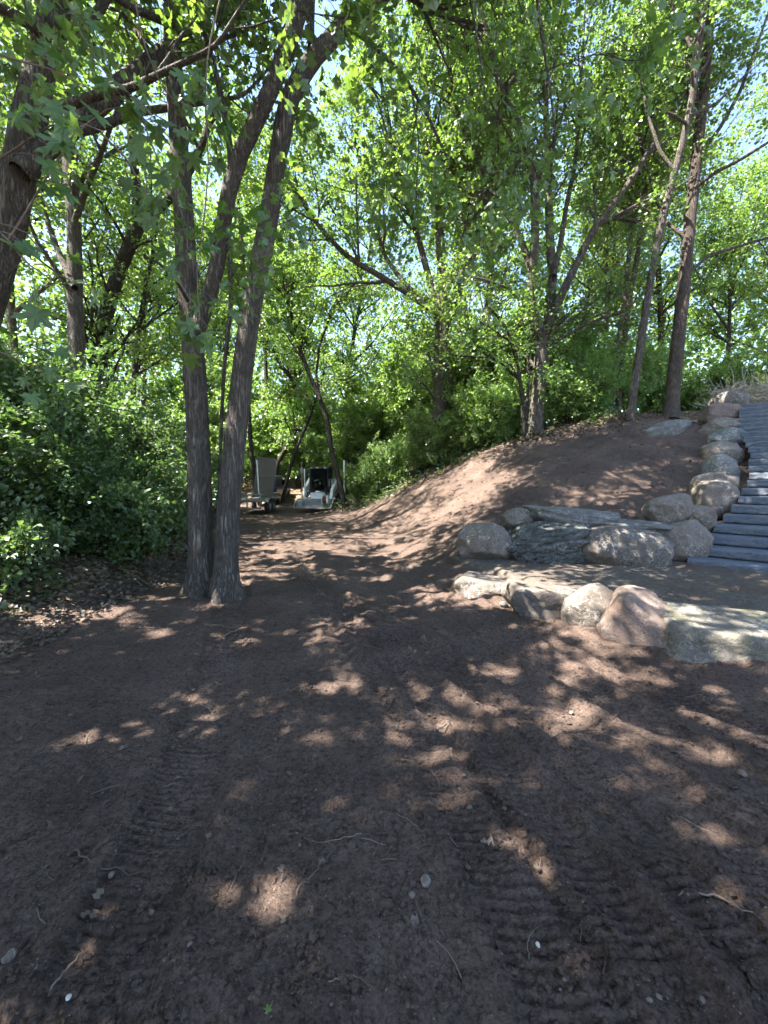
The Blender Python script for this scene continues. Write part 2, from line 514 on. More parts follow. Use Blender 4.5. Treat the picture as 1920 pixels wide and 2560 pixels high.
LITTER_L = [(-8, -3.5), (2, -3.6), (4, -3.7), (6, -3.6), (8, -4.2), (13, -6.4), (20, -9.6), (26, -9), (40, -9), (200, -9)]
LITTER_R = [(-60, 200), (13.0, 200), (13.0, 9), (13.6, 6.4), (14.6, 5.0), (15.4, 3.2), (16.6, 1.2), (18, -.9), (20, -1.9), (23, -3), (26, -9.1), (200, -9.1)]
def litter_mask(x, y):
    xl = np.interp(y, [a for a, b in LITTER_L], [b for a, b in LITTER_L])
    xr = np.interp(y, [a for a, b in LITTER_R], [b for a, b in LITTER_R])
    w = 0.35 * fbm2(x * 1.3, y * 1.3, 3, 91)
    return np.maximum(sstep(0.25, -0.25, x - xl + w), sstep(-0.4, 0.4, x - xr + w) * (y > 10))

# tread lines pressed into the soil: (points, half width, chevron)
TRACKS = [
    ([(-2.6, 12), (-1.5, 7.6), (-.55, 4.6), (.18, 2.7), (.48, 1.6), (.7, .6)], .17, 1),
    ([(-1.2, 12), (.0, 7.2), (.62, 4.6), (1.15, 2.8), (1.5, 1.4), (1.7, .4)], .21, -1),
    ([(-.4, 10), (.75, 6.8), (1.45, 4.7), (1.95, 3.5), (2.45, 2.2), (2.7, 1.2)], .20, 1),
    ([(-1.9, 9), (-.9, 6.0), (.3, 3.9), (1.0, 2.3), (1.25, 1.2)], .14, 0),
    ([(.2, 9.5), (1.1, 6.6), (1.75, 4.6), (2.3, 3.0), (2.9, 1.8)], .15, -1),
    ([(-.8, 10), (.35, 7.0), (1.05, 4.8), (1.6, 3.0), (2.0, 1.7), (2.2, .8)], .16, 1),
    ([(-2.2, 10), (-.75, 5.8), (-.1, 3.9), (.55, 2.4), (.85, 1.2)], .17, 1),
    ([(-3.2, 9), (-2.0, 5.2), (-1.35, 3.1), (-1.0, 1.8), (-.85, .7)], .19, 1),
]
def track_relief(x, y):
    z = np.zeros_like(x)
    for P, hw, ch in TRACKS:
        P = np.array(P, float)
        tt = np.linspace(0, len(P) - 1, 90)
        X = np.interp(tt, range(len(P)), P[:, 0]); Y = np.interp(tt, range(len(P)), P[:, 1])
        for _ in range(12):
            X[1:-1] = (X[:-2] + X[1:-1] + X[2:]) / 3; Y[1:-1] = (Y[:-2] + Y[1:-1] + Y[2:]) / 3
        S = np.r_[0, np.cumsum(np.hypot(np.diff(X), np.diff(Y)))]
        m = (y > Y.min() - .4) & (y < Y.max() + .4)
        xi = np.interp(y[m], Y[::-1], X[::-1]); si = np.interp(y[m], Y[::-1], S[::-1])
        sl = np.interp(y[m], Y[::-1], np.gradient(X, Y)[::-1])
        lat = (x[m] - xi) / np.sqrt(1 + sl ** 2)
        si = si + lat * sl / np.sqrt(1 + sl ** 2) * 0.0
        al = si + (np.abs(lat) * 0.12 * ch if ch else 0) + 0.012 * noise2(x[m] * 3, y[m] * 3, 5)
        inside = sstep(hw + .03, hw - .02, np.abs(lat))
        ridge = sstep(hw - .03, hw + .03, np.abs(lat)) * sstep(hw + .16, hw + .05, np.abs(lat))
        wear = np.clip(0.75 + 0.9 * noise2(x[m] * 1.4 + 3, y[m] * 1.1, 6), 0, 1.15)
        pitch = 0.047
        bars = 1 - 2 * np.clip(1.15 - np.abs(np.sin(al / pitch * np.pi)) * 1.9, 0, 1)
        z[m] += inside * (-.018 + .0145 * bars * wear) + ridge * .03 * (0.7 + 0.5 * noise2(x[m] * 9, y[m] * 9, 8))
    return z

def ground_z(x, y):
    x = np.asarray(x, float); y = np.asarray(y, float)
    z = smooth_z(x, y)
    t = sstep(0.1, -0.1, poly_sdf(x.ravel(), y.ravel(), TERR)).reshape(x.shape)
    lit = litter_mask(x, y)
    z = z + 0.035 * fbm2(x * .9, y * .9, 3, 3) * (1 - t * .6) * np.clip(np.hypot(x, y) / 4, .3, 2)
    return z + lit * 0.06 * fbm2(x * 1.7, y * 1.7, 3, 33)

def gz(x, y): return float(ground_z(np.array([float(x)]), np.array([float(y)]))[0])

def hit(u, v, y0=0.8, y1=60):
    """where the sight line through a photo pixel meets the ground"""
    r = ray(u, v)
    ys = np.geomspace(y0, y1, 500)
    px, pz = r[0] * ys, CAM_H + r[2] * ys
    g = ground_z(px, ys)
    k = np.argmax(pz < g)
    return np.array([px[k], ys[k], g[k]])

def axis(core0, core1, step, lo, hi, grow):
    a = list(np.arange(core0, core1, step))
    s, p = step, a[-1]
    while p < hi: s *= grow; p += s; a.append(p)
    s, p, b = step, core0, []
    while p > lo: s *= grow; p -= s; b.append(p)
    return np.array(b[::-1] + a)

gx = axis(-2.8, 3.2, 0.021, -140, 140, 1.045)
gy = axis(1.0, 3.0, 0.0092, 0.3, 25, 1.0065)
gy = np.concatenate([np.array([-90, -60, -40, -28, -20, -14, -10, -7, -5, -3.5, -2.3, -1.4, -.7, -.2]), gy[gy > -.1]])
s_, p_, ex = 0.25, gy[-1], []
while p_ < 170: s_ *= 1.06; p_ += s_; ex.append(p_)
gy = np.concatenate([gy, ex])
GX, GY = np.meshgrid(gx, gy)
GZ = ground_z(GX, GY)
litm = litter_mask(GX, GY)
tsdf = poly_sdf(GX.ravel(), GY.ravel(), TERR).reshape(GX.shape)
terrm = sstep(0.18, -0.05, tsdf)
near = np.clip(1.2 - np.hypot(GX, GY) / 14, 0, 1)
fine = 0.009 * fbm2(GX * 3.5, GY * 3.5, 2, 21) + 0.005 * fbm2(GX * 17, GY * 17, 3, 31, .7)
cl = noise2(GX * 19, GY * 19, 44); cl2 = noise2(GX * 3.1, GY * 3.1, 45)
fine = fine + 0.012 * np.clip(cl - .25, 0, 1) * np.clip(cl2 + .3, 0, 1)
core = (np.abs(GX) < 6) & (GY > 0.2) & (GY < 13)
tr = np.zeros_like(GZ)
tr[core] = track_relief(GX[core], GY[core]) * np.clip(1.45 - GY[core] / 8, .12, 1)
soft = 1 - .8 * sstep(.003, .012, np.abs(tr))
GZ = GZ + near * fine * (1 - .6 * terrm) * soft + tr * (1 - terrm)
slope_r = sstep(7.2, 8.5, GY) * sstep(.6, 2.0, GX) * (GY < 15)
GZ = GZ + slope_r * (.025 * fbm2(GX * 1.6, GY * 1.6, 3, 61) + .03 * fbm2(GX * 6, GY * 6, 3, 62))
ny, nx = GX.shape
idx = np.arange(ny * nx).reshape(ny, nx)
Fq = np.stack([idx[:-1, :-1], idx[:-1, 1:], idx[1:, 1:], idx[1:, :-1]], -1).reshape(-1, 4)
ground = link('ground', make_mesh('ground', np.stack([GX, GY, GZ], -1).reshape(-1, 3), Fq, M['soil'], True,
                                   {'terrace': terrm.ravel(), 'litter': litm.ravel()}))
tag(ground, 'bare brown soil track and graded bank with leaf litter at its edges', kind='structure')
print('ground quads', len(Fq))

# ------------------------------------------------------------------ boulders and slabs
def ico(sub):
    import bmesh
    bm = bmesh.new()
    bmesh.ops.create_icosphere(bm, subdivisions=sub, radius=1)
    V = np.array([v.co[:] for v in bm.verts]); F = np.array([[v.index for v in f.verts] for f in bm.faces])
    bm.free()
    return V, F
ICO4, ICO3, ICO2, ICO1 = ico(5), ico(4), ico(2), ico(1)

def rock_mesh(name, rad, mat, seed, power=2.6, rough=0.05, tilt=0.0, cuts=9, cut_depth=(0.74, 0.93), flat_top=None, base=None, strata=0.0):
    V, F = base or ICO4
    V = V.copy()
    r = np.random.default_rng(seed)
    n = V / np.linalg.norm(V, axis=1, keepdims=True)
    s = (np.abs(n) ** power).sum(1) ** (-1 / power)             # superellipsoid: power 2 round, more = blocky
    P = n * s[:, None]
    for _ in range(cuts):                                       # broken faces
        d = r.normal(size=3); d /= np.linalg.norm(d)
        lim = r.uniform(*cut_depth) * (P @ d).max()
        over = np.clip(P @ d - lim, 0, None)
        P = P - d * (over * 0.93)[:, None]
    if flat_top is not None:
        over = np.clip(P[:, 2] - flat_top, 0, None)
        P[:, 2] -= over * 0.9
    q = P * 1.4 + seed * 3.1
    P = P * (1 + rough * fbm3(q, 5, seed, 0.55)[:, None] * 1.6 + .012 * fbm3(q * 9, 2, seed + 4)[:, None])
    if strata:
        k_b = (P[:, 2] * 1.0 + P[:, 0] * .12 + .16 * fbm3(q * .9, 3, seed + 8)) * 4.2
        fr_ = k_b - np.floor(k_b)
        lay = _hash(np.floor(k_b).astype(np.int64), np.zeros(len(P), np.int64), np.zeros(len(P), np.int64), seed)
        P[:, :2] *= (1 + strata * (lay - .5) * 1.3 - strata * np.exp(-(fr_ / .12) ** 2))[:, None]
    P = P * np.array(rad)
    c, sn = math.cos(tilt), math.sin(tilt)
    P = np.stack([P[:, 0] * c + P[:, 2] * sn, P[:, 1], -P[:, 0] * sn + P[:, 2] * c], 1)
    return make_mesh(name, P, F, M[mat], True)

def boulder(u0, v0, u1, v1, Y, mat, label, seed, deep=0.9, bury=0.10, grow=None, name='boulder', group=None, yaw=0.0, **kw):
    w = (u1 - u0) / F_PX * Y; h = (v1 - v0) / F_PX * Y
    rx, rz = w / 2, h / 2 * (1 + bury)
    ry = max(min(w, 1.1), h * 0.7) * 0.5 * deep
    c = at((u0 + u1) / 2, (v0 + v1) / 2, Y + ry * 0.55)
    k = (Y + ry * 0.3) / Y
    gr = grow or (1.0 if group == SI else 1.1)
    me = rock_mesh(name, (rx * k * gr, ry * gr, rz * k * gr * .98), mat, seed, **kw)
    o = link(name, me)
    o.location = (c[0], c[1], c[2] - h * bury * 0.4)
    o.rotation_euler = (0, 0, yaw)
    return tag(o, label, 'boulder', group or 'boulders of the retaining walls')

LO = 'boulders edging the gravel terrace'
UP = 'boulders of the retaining wall behind the terrace'
SI = 'boulders lining the left side of the stairs'
boulder(1138, 1428, 1280, 1494, 5.5, 'rock_brown', 'low half-buried brown boulder at the far left end of the terrace edge', 11, group=LO, power=3.4, flat_top=.55, tilt=.12)
boulder(1268, 1444, 1438, 1545, 4.75, 'rock_brown', 'flat-topped brown boulder with a white streak, second in the terrace edge row', 12, group=LO, power=3.0, flat_top=.6, tilt=.1)
boulder(1414, 1466, 1560, 1598, 4.25, 'rock_brown', 'egg-shaped brown boulder covered in white veins in the terrace edge row', 13, group=LO, power=2.3, tilt=.35, yaw=-.3)
boulder(1524, 1490, 1694, 1628, 3.85, 'rock_pink', 'pinkish angular boulder with a sunlit slanted face beside the long block', 14, group=LO, power=4.0, tilt=.3, cuts=7, cut_depth=(.6, .8), rough=.04, yaw=-.5)
blk = link('boulder', rock_mesh('boulder', (.62, .42, .23), 'rock_moss', 15, power=9, flat_top=.86, tilt=.03, cuts=3, cut_depth=(.86, .95), rough=.035), None, (3.32, 3.68, .075))
blk.rotation_euler = (.04, 0, -.3)
tag(blk, 'long flat-topped pale grey block with mossy front at the right edge', 'boulder', LO)

boulder(1149, 1311, 1269, 1402, 6.75, 'rock_tan', 'squarish tan boulder with white vein at the left end of the upper wall', 21, group=UP, power=3.0)
boulder(1259, 1272, 1338, 1325, 7.3, 'rock_tan', 'small rounded tan boulder sitting above the left end of the upper wall', 22, group=UP, power=2.4)
boulder(1332, 1264, 1516, 1314, 7.0, 'rock_grey', 'flat pale grey slab lying on top of the layered rock', 23, name='stone_slab', group=UP, power=3.5, rough=.07, tilt=.07, flat_top=.6, strata=.05)
boulder(1258, 1299, 1478, 1410, 6.6, 'rock_strata', 'big dark layered rock with slanting grooves in the upper wall', 24, group=UP, power=3.0, tilt=-.2, rough=.07, strata=.12)
boulder(1470, 1297, 1650, 1327, 6.85, 'rock_grey', 'thin flat grey slab bridging the gap above the largest boulder', 25, name='stone_slab', group=UP, power=4, tilt=.04, flat_top=.6, rough=.08)
boulder(1438, 1320, 1682, 1428, 6.35, 'rock_brown', 'largest dome-shaped dark boulder with a web of white veins in the upper wall', 26, group=UP, power=2.25, tilt=.13, rough=.04, cuts=3)
boulder(1614, 1314, 1660, 1362, 6.75, 'rock_pink', 'small brown filler stone wedged between the largest boulder and its neighbour', 27, group=UP, name='filler_stone', power=2.6)
boulder(1648, 1301, 1762, 1400, 6.55, 'rock_tan', 'rounded grey-tan boulder touching the lowest stair treads', 28, group=UP, power=2.6)
boulder(1626, 1240, 1717, 1316, 7.2, 'rock_tan', 'tilted squarish boulder standing behind the corner of the upper wall', 29, group=UP, power=3.2, tilt=-.4)
boulder(1700, 1262, 1785, 1328, 7.1, 'rock_tan', 'rounded boulder beside the fourth stair tread', 30, group=SI, power=2.4)
boulder(1726, 1200, 1829, 1290, 7.9, 'rock_tan', 'tall blocky vein-covered boulder beside the lower stairs', 31, group=SI, power=3.4, cuts=6)
boulder(1742, 1182, 1833, 1246, 8.4, 'rock_tan', 'flat boulder resting just above the tall blocky one by the stairs', 32, group=SI, power=3.0)
boulder(1758, 1137, 1840, 1214, 9.0, 'rock_grey', 'rounded grey boulder halfway up the left side of the stairs', 33, group=SI, power=2.6)
boulder(1760, 1103, 1856, 1170, 10.0, 'rock_tan', 'egg-shaped boulder lying across halfway up the stairs', 34, group=SI, power=2.2, tilt=.12)
boulder(1768, 1070, 1856, 1130, 10.8, 'rock_grey', 'speckled oval boulder overlapping its pinkish neighbour by the upper stairs', 35, group=SI, power=2.4)
boulder(1752, 1046, 1858, 1110, 11.7, 'rock_tan', 'long low boulder with a lit left end by the upper stairs', 36, group=SI, power=2.4, tilt=-.1)
boulder(1756, 1010, 1864, 1078, 12.8, 'rock_pink', 'large pinkish boulder second from the top of the stairs', 37, group=SI, power=2.5, tilt=.15)
boulder(1785, 980, 1869, 1042, 13.9, 'rock_brown', 'dark boulder at the very top of the row beside the stairs', 38, group=SI, power=2.6, tilt=.1)
p_slab = hit(1655, 1088)
boulder(1594, 1060, 1715, 1103, p_slab[1], 'rock_grey', 'pale grey slab half sunk in the bare slope', 39, name='stone_slab', group='', power=3.2, tilt=-.22, rough=.09, deep=.6)['group'] = 'stones on the bare slope'

# ------------------------------------------------------------------ stairs
def step_mesh(i, width, depth, height, seed):
    """split-faced block: smooth top, hacked front, ends"""
    nxs, nzs = 90, 9
    V, Fs = [], []
    xs = np.linspace(0, width, nxs); zs = np.linspace(-height, 0, nzs)
    X, Z = np.meshgrid(xs, zs)
    tq = np.clip((Z + height) / height, 0, 1)
    prof = np.clip(np.minimum(tq, 1 - tq) / .16, 0, 1)
    d = 0.007 * fbm2(X * 11 + seed, Z * 20 + seed * 2, 4, seed, .6) + 0.008 * noise2(X * 3 + seed, Z * 7, seed + 5)
    Y = -0.014 * prof + np.clip(d, -.02, .02) * np.clip(prof + .25, 0, 1)
    Y[0] += .03; Y[1] += .004
    Y[-1] += 0.001 * noise2(xs * 22, xs * 0 + seed, seed + 9)
    front = np.stack([X, Y, Z], -1).reshape(-1, 3)
    V.append(front)
    ii = np.arange(nxs * nzs).reshape(nzs, nxs)
    Fs.append(np.stack([ii[:-1, :-1], ii[:-1, 1:], ii[1:, 1:], ii[1:, :-1]], -1).reshape(-1, 4))
    n0 = nxs * nzs
    top = np.stack([xs, np.full(nxs, depth), np.full(nxs, 0.0) + .002 * noise2(xs * 5, xs * 0, seed)], -1)
    bot = np.stack([xs, np.full(nxs, depth), np.full(nxs, -height)], -1)
    V += [top, bot]
    t = n0 + np.arange(nxs); b = t + nxs
    Fs.append(np.stack([ii[-1, :-1], ii[-1, 1:], t[1:], t[:-1]], -1))
    Fs.append(np.stack([t[:-1], t[1:], b[1:], b[:-1]], -1))
    Fs.append(np.stack([b[:-1], b[1:], ii[0, 1:], ii[0, :-1]], -1))
    for e, fl in ((0, False), (nxs - 1, True)):
        col = ii[:, e]
        mid = np.repeat([[xs[e], depth, 0]], 1, 0)
        k = sum(len(v) for v in V)
        back = np.stack([np.full(nzs, xs[e]), np.full(nzs, depth), zs], -1)
        V.append(back)
        bk = k + np.arange(nzs)
        q = np.stack([col[:-1], col[1:], bk[1:], bk[:-1]], -1)
        Fs.append(q[:, ::-1] if fl else q)
    return make_mesh('stair_step', np.concatenate(V), np.concatenate(Fs), M['step'], False)

m, nt = new_mat('blue_grey_stone'); N = NT(nt)
p = N.coords()
a = N.noise(p, 14, 6, 0.7); b = N.noise(p, 70, 4, 0.7); c_ = N.noise(p, 3, 3)
col = N.mix(a, (0.075, 0.088, 0.112), (0.150, 0.170, 0.205))
col = N.mix(N.ramp(b, [(0.35, 0.6), (0.55, 0.0)]), col, (0.05, 0.055, 0.065))
col = N.mix(N.math('MULTIPLY', N.ramp(c_, [(0.5, 0.0), (0.7, 0.5)]), 1.0), col, (0.17, 0.165, 0.165))
N.out(N.principled(col, 0.85, N.bump(N.math('ADD', a, N.math('MULTIPLY', b, .4)), 0.8, 0.015), spec=0.25))
M['step'] = m
stairs = empty('stone_staircase', ST_P0)
tag(stairs, 'straight flight of blue-grey split stone block steps climbing the bank', 'staircase')
st_rot = math.atan2(ST_W[1], ST_W[0])
for i in range(ST_N):
    me = step_mesh(i, 1.95 - ST_SHIFT[i] + .12 * (i % 3 == 1), 0.47, ST_RISE - 0.004, 100 + i)
    o = link('stair_step', me, stairs)
    o.location = Vector(step_corner(i) - ST_P0)
    o.rotation_euler = (0, 0, st_rot + 0.004 * math.sin(i * 2.3))

# ------------------------------------------------------------------ growing things: tubes, leaves, trees
def resample(P, K):
    P = np.asarray(P, float)
    s = np.r_[0, np.cumsum(np.linalg.norm(np.diff(P, axis=0), axis=1))]
    # catmull-like smoothing by dense interpolation + averaging
    t = np.linspace(0, s[-1], 60)
    Q = np.stack([np.interp(t, s, P[:, k]) for k in range(P.shape[1])], 1)
    for _ in range(3):
        Q[1:-1] = (Q[:-2] + 2 * Q[1:-1] + Q[2:]) / 4
    tt = np.linspace(0, 59, K)
    return np.stack([np.interp(tt, range(60), Q[:, k]) for k in range(P.shape[1])], 1)

def tubes(P, R, S, wob=0.0, seed=0):
    """P (N,K,3) R (N,K) -> verts, quads"""
    N_, K = R.shape
    T = np.gradient(P, axis=1)
    T /= np.linalg.norm(T, axis=2, keepdims=True) + 1e-9
    ref = np.where(np.abs(T[:, :1, 2:3]) > 0.9, np.array([1., 0, 0]), np.array([0, 0, 1.]))
    ref = np.broadcast_to(ref, T.shape)
    A = np.cross(T, ref); A /= np.linalg.norm(A, axis=2, keepdims=True) + 1e-9
    B = np.cross(T, A)
    th = np.arange(S) / S * 2 * np.pi
    rr = R[:, :, None] * np.ones(S)
    V = P[:, :, None, :] + rr[..., None] * (np.cos(th)[None, None, :, None] * A[:, :, None, :] + np.sin(th)[None, None, :, None] * B[:, :, None, :])
    if wob:
        d = V - P[:, :, None, :]
        nn = fbm3(V * np.array([21, 21, 2.0]), 2, seed) + .6 * fbm3(V * np.array([5, 5, 2.2]), 2, seed + 3)
        nb = noise3(V * np.array([1.7, 1.7, 1.7]), seed + 7)
        kn = np.zeros(V.shape[:3])
        gk = np.random.default_rng(seed + 40)
        for _ in range(9 if S > 30 else 0):
            c_k = V[0, gk.integers(3, K - 3), gk.integers(0, S)]
            q_k = np.linalg.norm((V - c_k) * [1, 1, .7], axis=-1)
            kn += gk.uniform(.1, .3) * np.exp(-(q_k / gk.uniform(.05, .1)) ** 2)
        if S > 30:
            hb_ = V[..., 2] - P[:, :1, None, 2] - .12
            kn += .55 * np.exp(-np.clip(hb_, 0, None) / .10) * np.clip(np.cos(np.arange(S) / S * 2 * np.pi * 4 + seed * 1.7), -.1, 1)[None, None] ** 1
        V = P[:, :, None, :] + d * (1 + wob * nn + wob * .8 * nb + kn)[..., None]
    i = np.arange(N_ * K * S).reshape(N_, K, S)
    j = np.roll(i, -1, axis=2)
    F = np.stack([i[:, :-1], j[:, :-1], j[:, 1:], i[:, 1:]], -1).reshape(-1, 4)
    return V.reshape(-1, 3), F

def spawn(P, R, count, K, t0, t1, len_fn, ang, up, r_ratio, g, droop=0.0, wander=0.12):
    """children of polylines P: count per parent (array); returns (M,K,3),(M,K)"""
    par = np.repeat(np.arange(len(P)), count)
    M_ = len(par)
    t = g.uniform(t0, t1, M_) if M_ else np.zeros(0)
    Kp = P.shape[1]
    f = t * (Kp - 1); i0 = np.minimum(f.astype(int), Kp - 2); w = (f - i0)[:, None]
    base = P[par, i0] * (1 - w) + P[par, i0 + 1] * w
    rad = R[par, i0] * (1 - w[:, 0]) + R[par, i0 + 1] * w[:, 0]
    d0 = P[par, i0 + 1] - P[par, i0]
    d0 /= np.linalg.norm(d0, axis=1, keepdims=True) + 1e-9
    rnd = g.normal(size=(M_, 3))
    rnd -= d0 * (rnd * d0).sum(1, keepdims=True)
    rnd /= np.linalg.norm(rnd, axis=1, keepdims=True) + 1e-9
    d = d0 * math.cos(ang) + rnd * math.sin(ang)
    d[:, 2] += up
    d /= np.linalg.norm(d, axis=1, keepdims=True)
    L = len_fn(t, par, g)
    seg = L / (K - 1)
    out = np.empty((M_, K, 3)); out[:, 0] = base
    cur = d.copy()
    for k in range(1, K):
        cur = cur + g.normal(size=(M_, 3)) * wander
        cur[:, 2] += -droop / K * (k / K) * 2 + up * 0.05
        cur /= np.linalg.norm(cur, axis=1, keepdims=True)
        out[:, k] = out[:, k - 1] + cur * seg[:, None]
    r0 = np.minimum(rad * r_ratio, 0.03 + L * 0.012)
    RR = r0[:, None] * np.linspace(1, 0.35, K)[None]
    return out, RR, par

LEAF_T = {}
def _leaf_tpl():
    # simple pointed leaf: 2 triangles folded along the midrib
    V = np.array([(0, 0, 0), (.40, .42, .10), (0, 1, -.05), (-.40, .42, .10)], float)
    LEAF_T['oval'] = (V, np.array([(0, 1, 2), (0, 2, 3)]))
    V = np.array([(0, 0, 0), (.55, .50, .12), (0, 1, -.06), (-.55, .50, .12)], float)
    LEAF_T['wide'] = (V, np.array([(0, 1, 2), (0, 2, 3)]))
    # five-lobed leaf, middling detail
    V = np.array([(0, 0, 0), (.52, .18, .06), (.22, .45, .03), (.50, .72, .02), (0, 1.02, -.10), (-.50, .72, .02), (-.22, .45, .03), (-.52, .18, .06)], float)
    V[:, 1] -= 0.02
    LEAF_T['maple'] = (V, np.array([(0, 1, 2), (2, 3, 4), (0, 2, 4), (0, 4, 6), (4, 5, 6), (0, 6, 7)]))
    # five-lobed leaf with teeth, for boughs near the camera
    half = [(0.0, 0.0), (.10, .02), (.30, -.10), (.34, .02), (.58, .10), (.46, .20), (.40, .24), (.30, .31), (.38, .38), (.44, .50), (.62, .56), (.60, .66), (.68, .80), (.48, .72), (.36, .70), (.27, .52), (.20, .66), (.24, .78), (.14, .86), (0, 1.08)]
    pts = half + [(-x, y) for x, y in half[-2:0:-1]]
    V = np.array([(x, y, .10 * abs(x) - .14 * y * y + .05 * math.sin(9 * x + 3 * y)) for x, y in pts] + [(0, .32, -.01)], float)
    n = len(pts)
    LEAF_T['maple_near'] = (V, np.array([(n, k, (k + 1) % n) for k in range(n)]))
_leaf_tpl()

def leaves(pos, axis_, nrm, size, kind, tone):
    """pos (n,3), axis_ (n,3) stem->tip, nrm (n,3) -> verts, faces, tone"""
    V, F = LEAF_T[kind]
    Y = axis_ / (np.linalg.norm(axis_, axis=1, keepdims=True) + 1e-9)
    X = np.cross(Y, nrm); X /= np.linalg.norm(X, axis=1, keepdims=True) + 1e-9
    Z = np.cross(X, Y)
    n = len(pos)
    W = pos[:, None] + size[:, None, None] * (V[None, :, :1] * X[:, None] + V[None, :, 1:2] * Y[:, None] + V[None, :, 2:] * Z[:, None])
    FF = (F[None] + (np.arange(n) * len(V))[:, None, None]).reshape(-1, 3)
    return W.reshape(-1, 3), FF, np.repeat(tone, len(V))

def leaves_on(P, per, kind, size, g, spread=0.10, hang=0.4, tmin=0.15, flat=0.9):
    n = len(P) * per
    par = np.repeat(np.arange(len(P)), per)
    t = g.uniform(tmin, 1.0, n)
    K = P.shape[1]
    f = t * (K - 1); i0 = np.minimum(f.astype(int), K - 2); w = (f - i0)[:, None]
    base = P[par, i0] * (1 - w) + P[par, i0 + 1] * w
    d = P[par, i0 + 1] - P[par, i0]; d /= np.linalg.norm(d, axis=1, keepdims=True) + 1e-9
    out = g.normal(size=(n, 3)); out /= np.linalg.norm(out, axis=1, keepdims=True)
    pos = base + out * spread * g.uniform(.2, 1, (n, 1))
    ax = out * 0.9 + d * 0.5; ax[:, 2] -= hang
    nr = g.normal(size=(n, 3)) * (1 - flat * .55); nr[:, 2] += flat
    sz = size * g.uniform(.65, 1.2, n)
    tone = np.clip(g.normal(.4, .2, n), 0, 1)
    return leaves(pos, ax, nr, sz, kind, tone)

def cat(parts):
    V, F, T, o = [], [], [], 0
    for p_ in parts:
        V.append(p_[0]); F.append(p_[1] + o); o += len(p_[0])
        if len(p_) > 2: T.append(p_[2])
    return np.concatenate(V), np.concatenate(F), (np.concatenate(T) if T else None)

def build_tree(name, limbs, mat, leafmat, g, base, n1=5.0, n2=6, n3=5, per=14, kind='maple', size=.13, sub_len=2.6, up=.25, sides=12,
               trunk_ids=(0,), t_first=.3, lvl3=True, hang=.4, twig_len=.75, wob=.05, leaf_spread=.13, bare=(), droop=.25, weight={}):
    """limbs: list of (points (k,3), r0, r1). Parts: trunk(s), branches, crown."""
    root = empty(name, base)
    off = np.array(base)
    KL = 26
    LP = [resample(l[0], KL) for l in limbs]
    LR = [np.linspace(l[1], l[2], KL) if np.isscalar(l[1]) else np.interp(np.linspace(0, 1, KL), np.linspace(0, 1, len(l[1])), l[1]) for l in limbs]
    rest = []
    for k, (P, R) in enumerate(zip(LP, LR)):
        if k in trunk_ids:
            R = R.copy()
            hh = np.linalg.norm(P - P[0], axis=1)
            R *= 1 + (.5 if sides > 30 else .22) * np.exp(-hh / .12)
            P2 = resample(P, 90); R2 = np.interp(np.linspace(0, 1, 90), np.linspace(0, 1, KL), R)
            V, F = tubes(P2[None], R2[None], sides, wob, 3 + k)
            link('trunk', make_mesh('trunk', V - off, F, M[mat], True), root)
        else:
            rest.append(tubes(P[None], R[None], 8, wob * .7, 9 + k) + ())
    LPa, LRa = np.array(LP), np.array(LR)
    Ls = np.linalg.norm(np.diff(LPa, axis=1), axis=2).sum(1)
    use = [k for k in range(len(limbs)) if k not in bare]
    cnt = np.maximum(1, (Ls[use] * n1 * .3 * np.array([weight.get(k, 1.0) for k in use])).astype(int))
    A, AR, _ = spawn(LPa[use], LRa[use], cnt, 7, t_first, 1.0, lambda t, p_, g_: sub_len * (1.15 - .6 * t) * g_.uniform(.55, 1.25, len(t)), .85, up, .55, g, droop)
    B, BR, _ = spawn(A, AR, np.full(len(A), n2), 5, .15, 1.0, lambda t, p_, g_: sub_len * .42 * g_.uniform(.5, 1.2, len(t)), .8, up * .4, .6, g, droop * 1.5, .18)
    tw = [B]
    rest.append(tubes(A, AR, 5)); rest.append(tubes(B, np.maximum(BR, .004), 3))
    if lvl3:
        C, CR, _ = spawn(B, BR, np.full(len(B), n3), 4, .2, 1.0, lambda t, p_, g_: twig_len * g_.uniform(.5, 1.2, len(t)), .8, 0, .6, g, droop * 2, .2)
        tw = [C]
        sel = g.random(len(C)) < .35
        rest.append(tubes(C[sel], np.maximum(CR[sel], .003), 3))
    V, F, _ = cat(rest)
    link('branches', make_mesh('branches', V - off, F, M[mat], True), root)
    LV = [leaves_on(T, per, kind, size, g, leaf_spread, hang) for T in tw]
    V, F, T = cat(LV)
    link('crown', make_mesh('crown', V - off, F, M[leafmat], False, {'tone': T}), root)
    return root, len(F)

def trace(pts, Y, dY=0.0, w=(40, 30), ext=0.0, ext_dir=None):
    """photo-traced limb -> world polyline; dY = how far it swings towards/away over its length; ext metres added on"""
    n = len(pts)
    P = [at(u, v, Y + dY * (k / max(1, n - 1))) for k, (u, v) in enumerate(pts)]
    r0, r1 = w[0] / 2 * Y / F_PX, w[1] / 2 * (Y + dY) / F_PX
    if ext:
        d = P[-1] - P[-2]; d /= np.linalg.norm(d)
        if ext_dir is not None: d = np.array(ext_dir, float); d /= np.linalg.norm(d)
        q = d * .6 + np.array([0, 0, .5]); q /= np.linalg.norm(q)
        L0 = np.linalg.norm(np.diff(np.array(P), axis=0), axis=1).sum()
        P += [P[-1] + d * ext * .5, P[-1] + d * ext * .5 + q * ext * .5]
        f = L0 / (L0 + ext)
        rr = [r0 + (r1 - r0) * x for x in np.linspace(0, 1, 6)]
        kk = np.linspace(0, 1, 12)
        R = np.interp(kk, [0, f, 1], [r0, r1, r1 * .3])
        return (np.array(P), R, None)
    return (np.array(P), r0, r1)

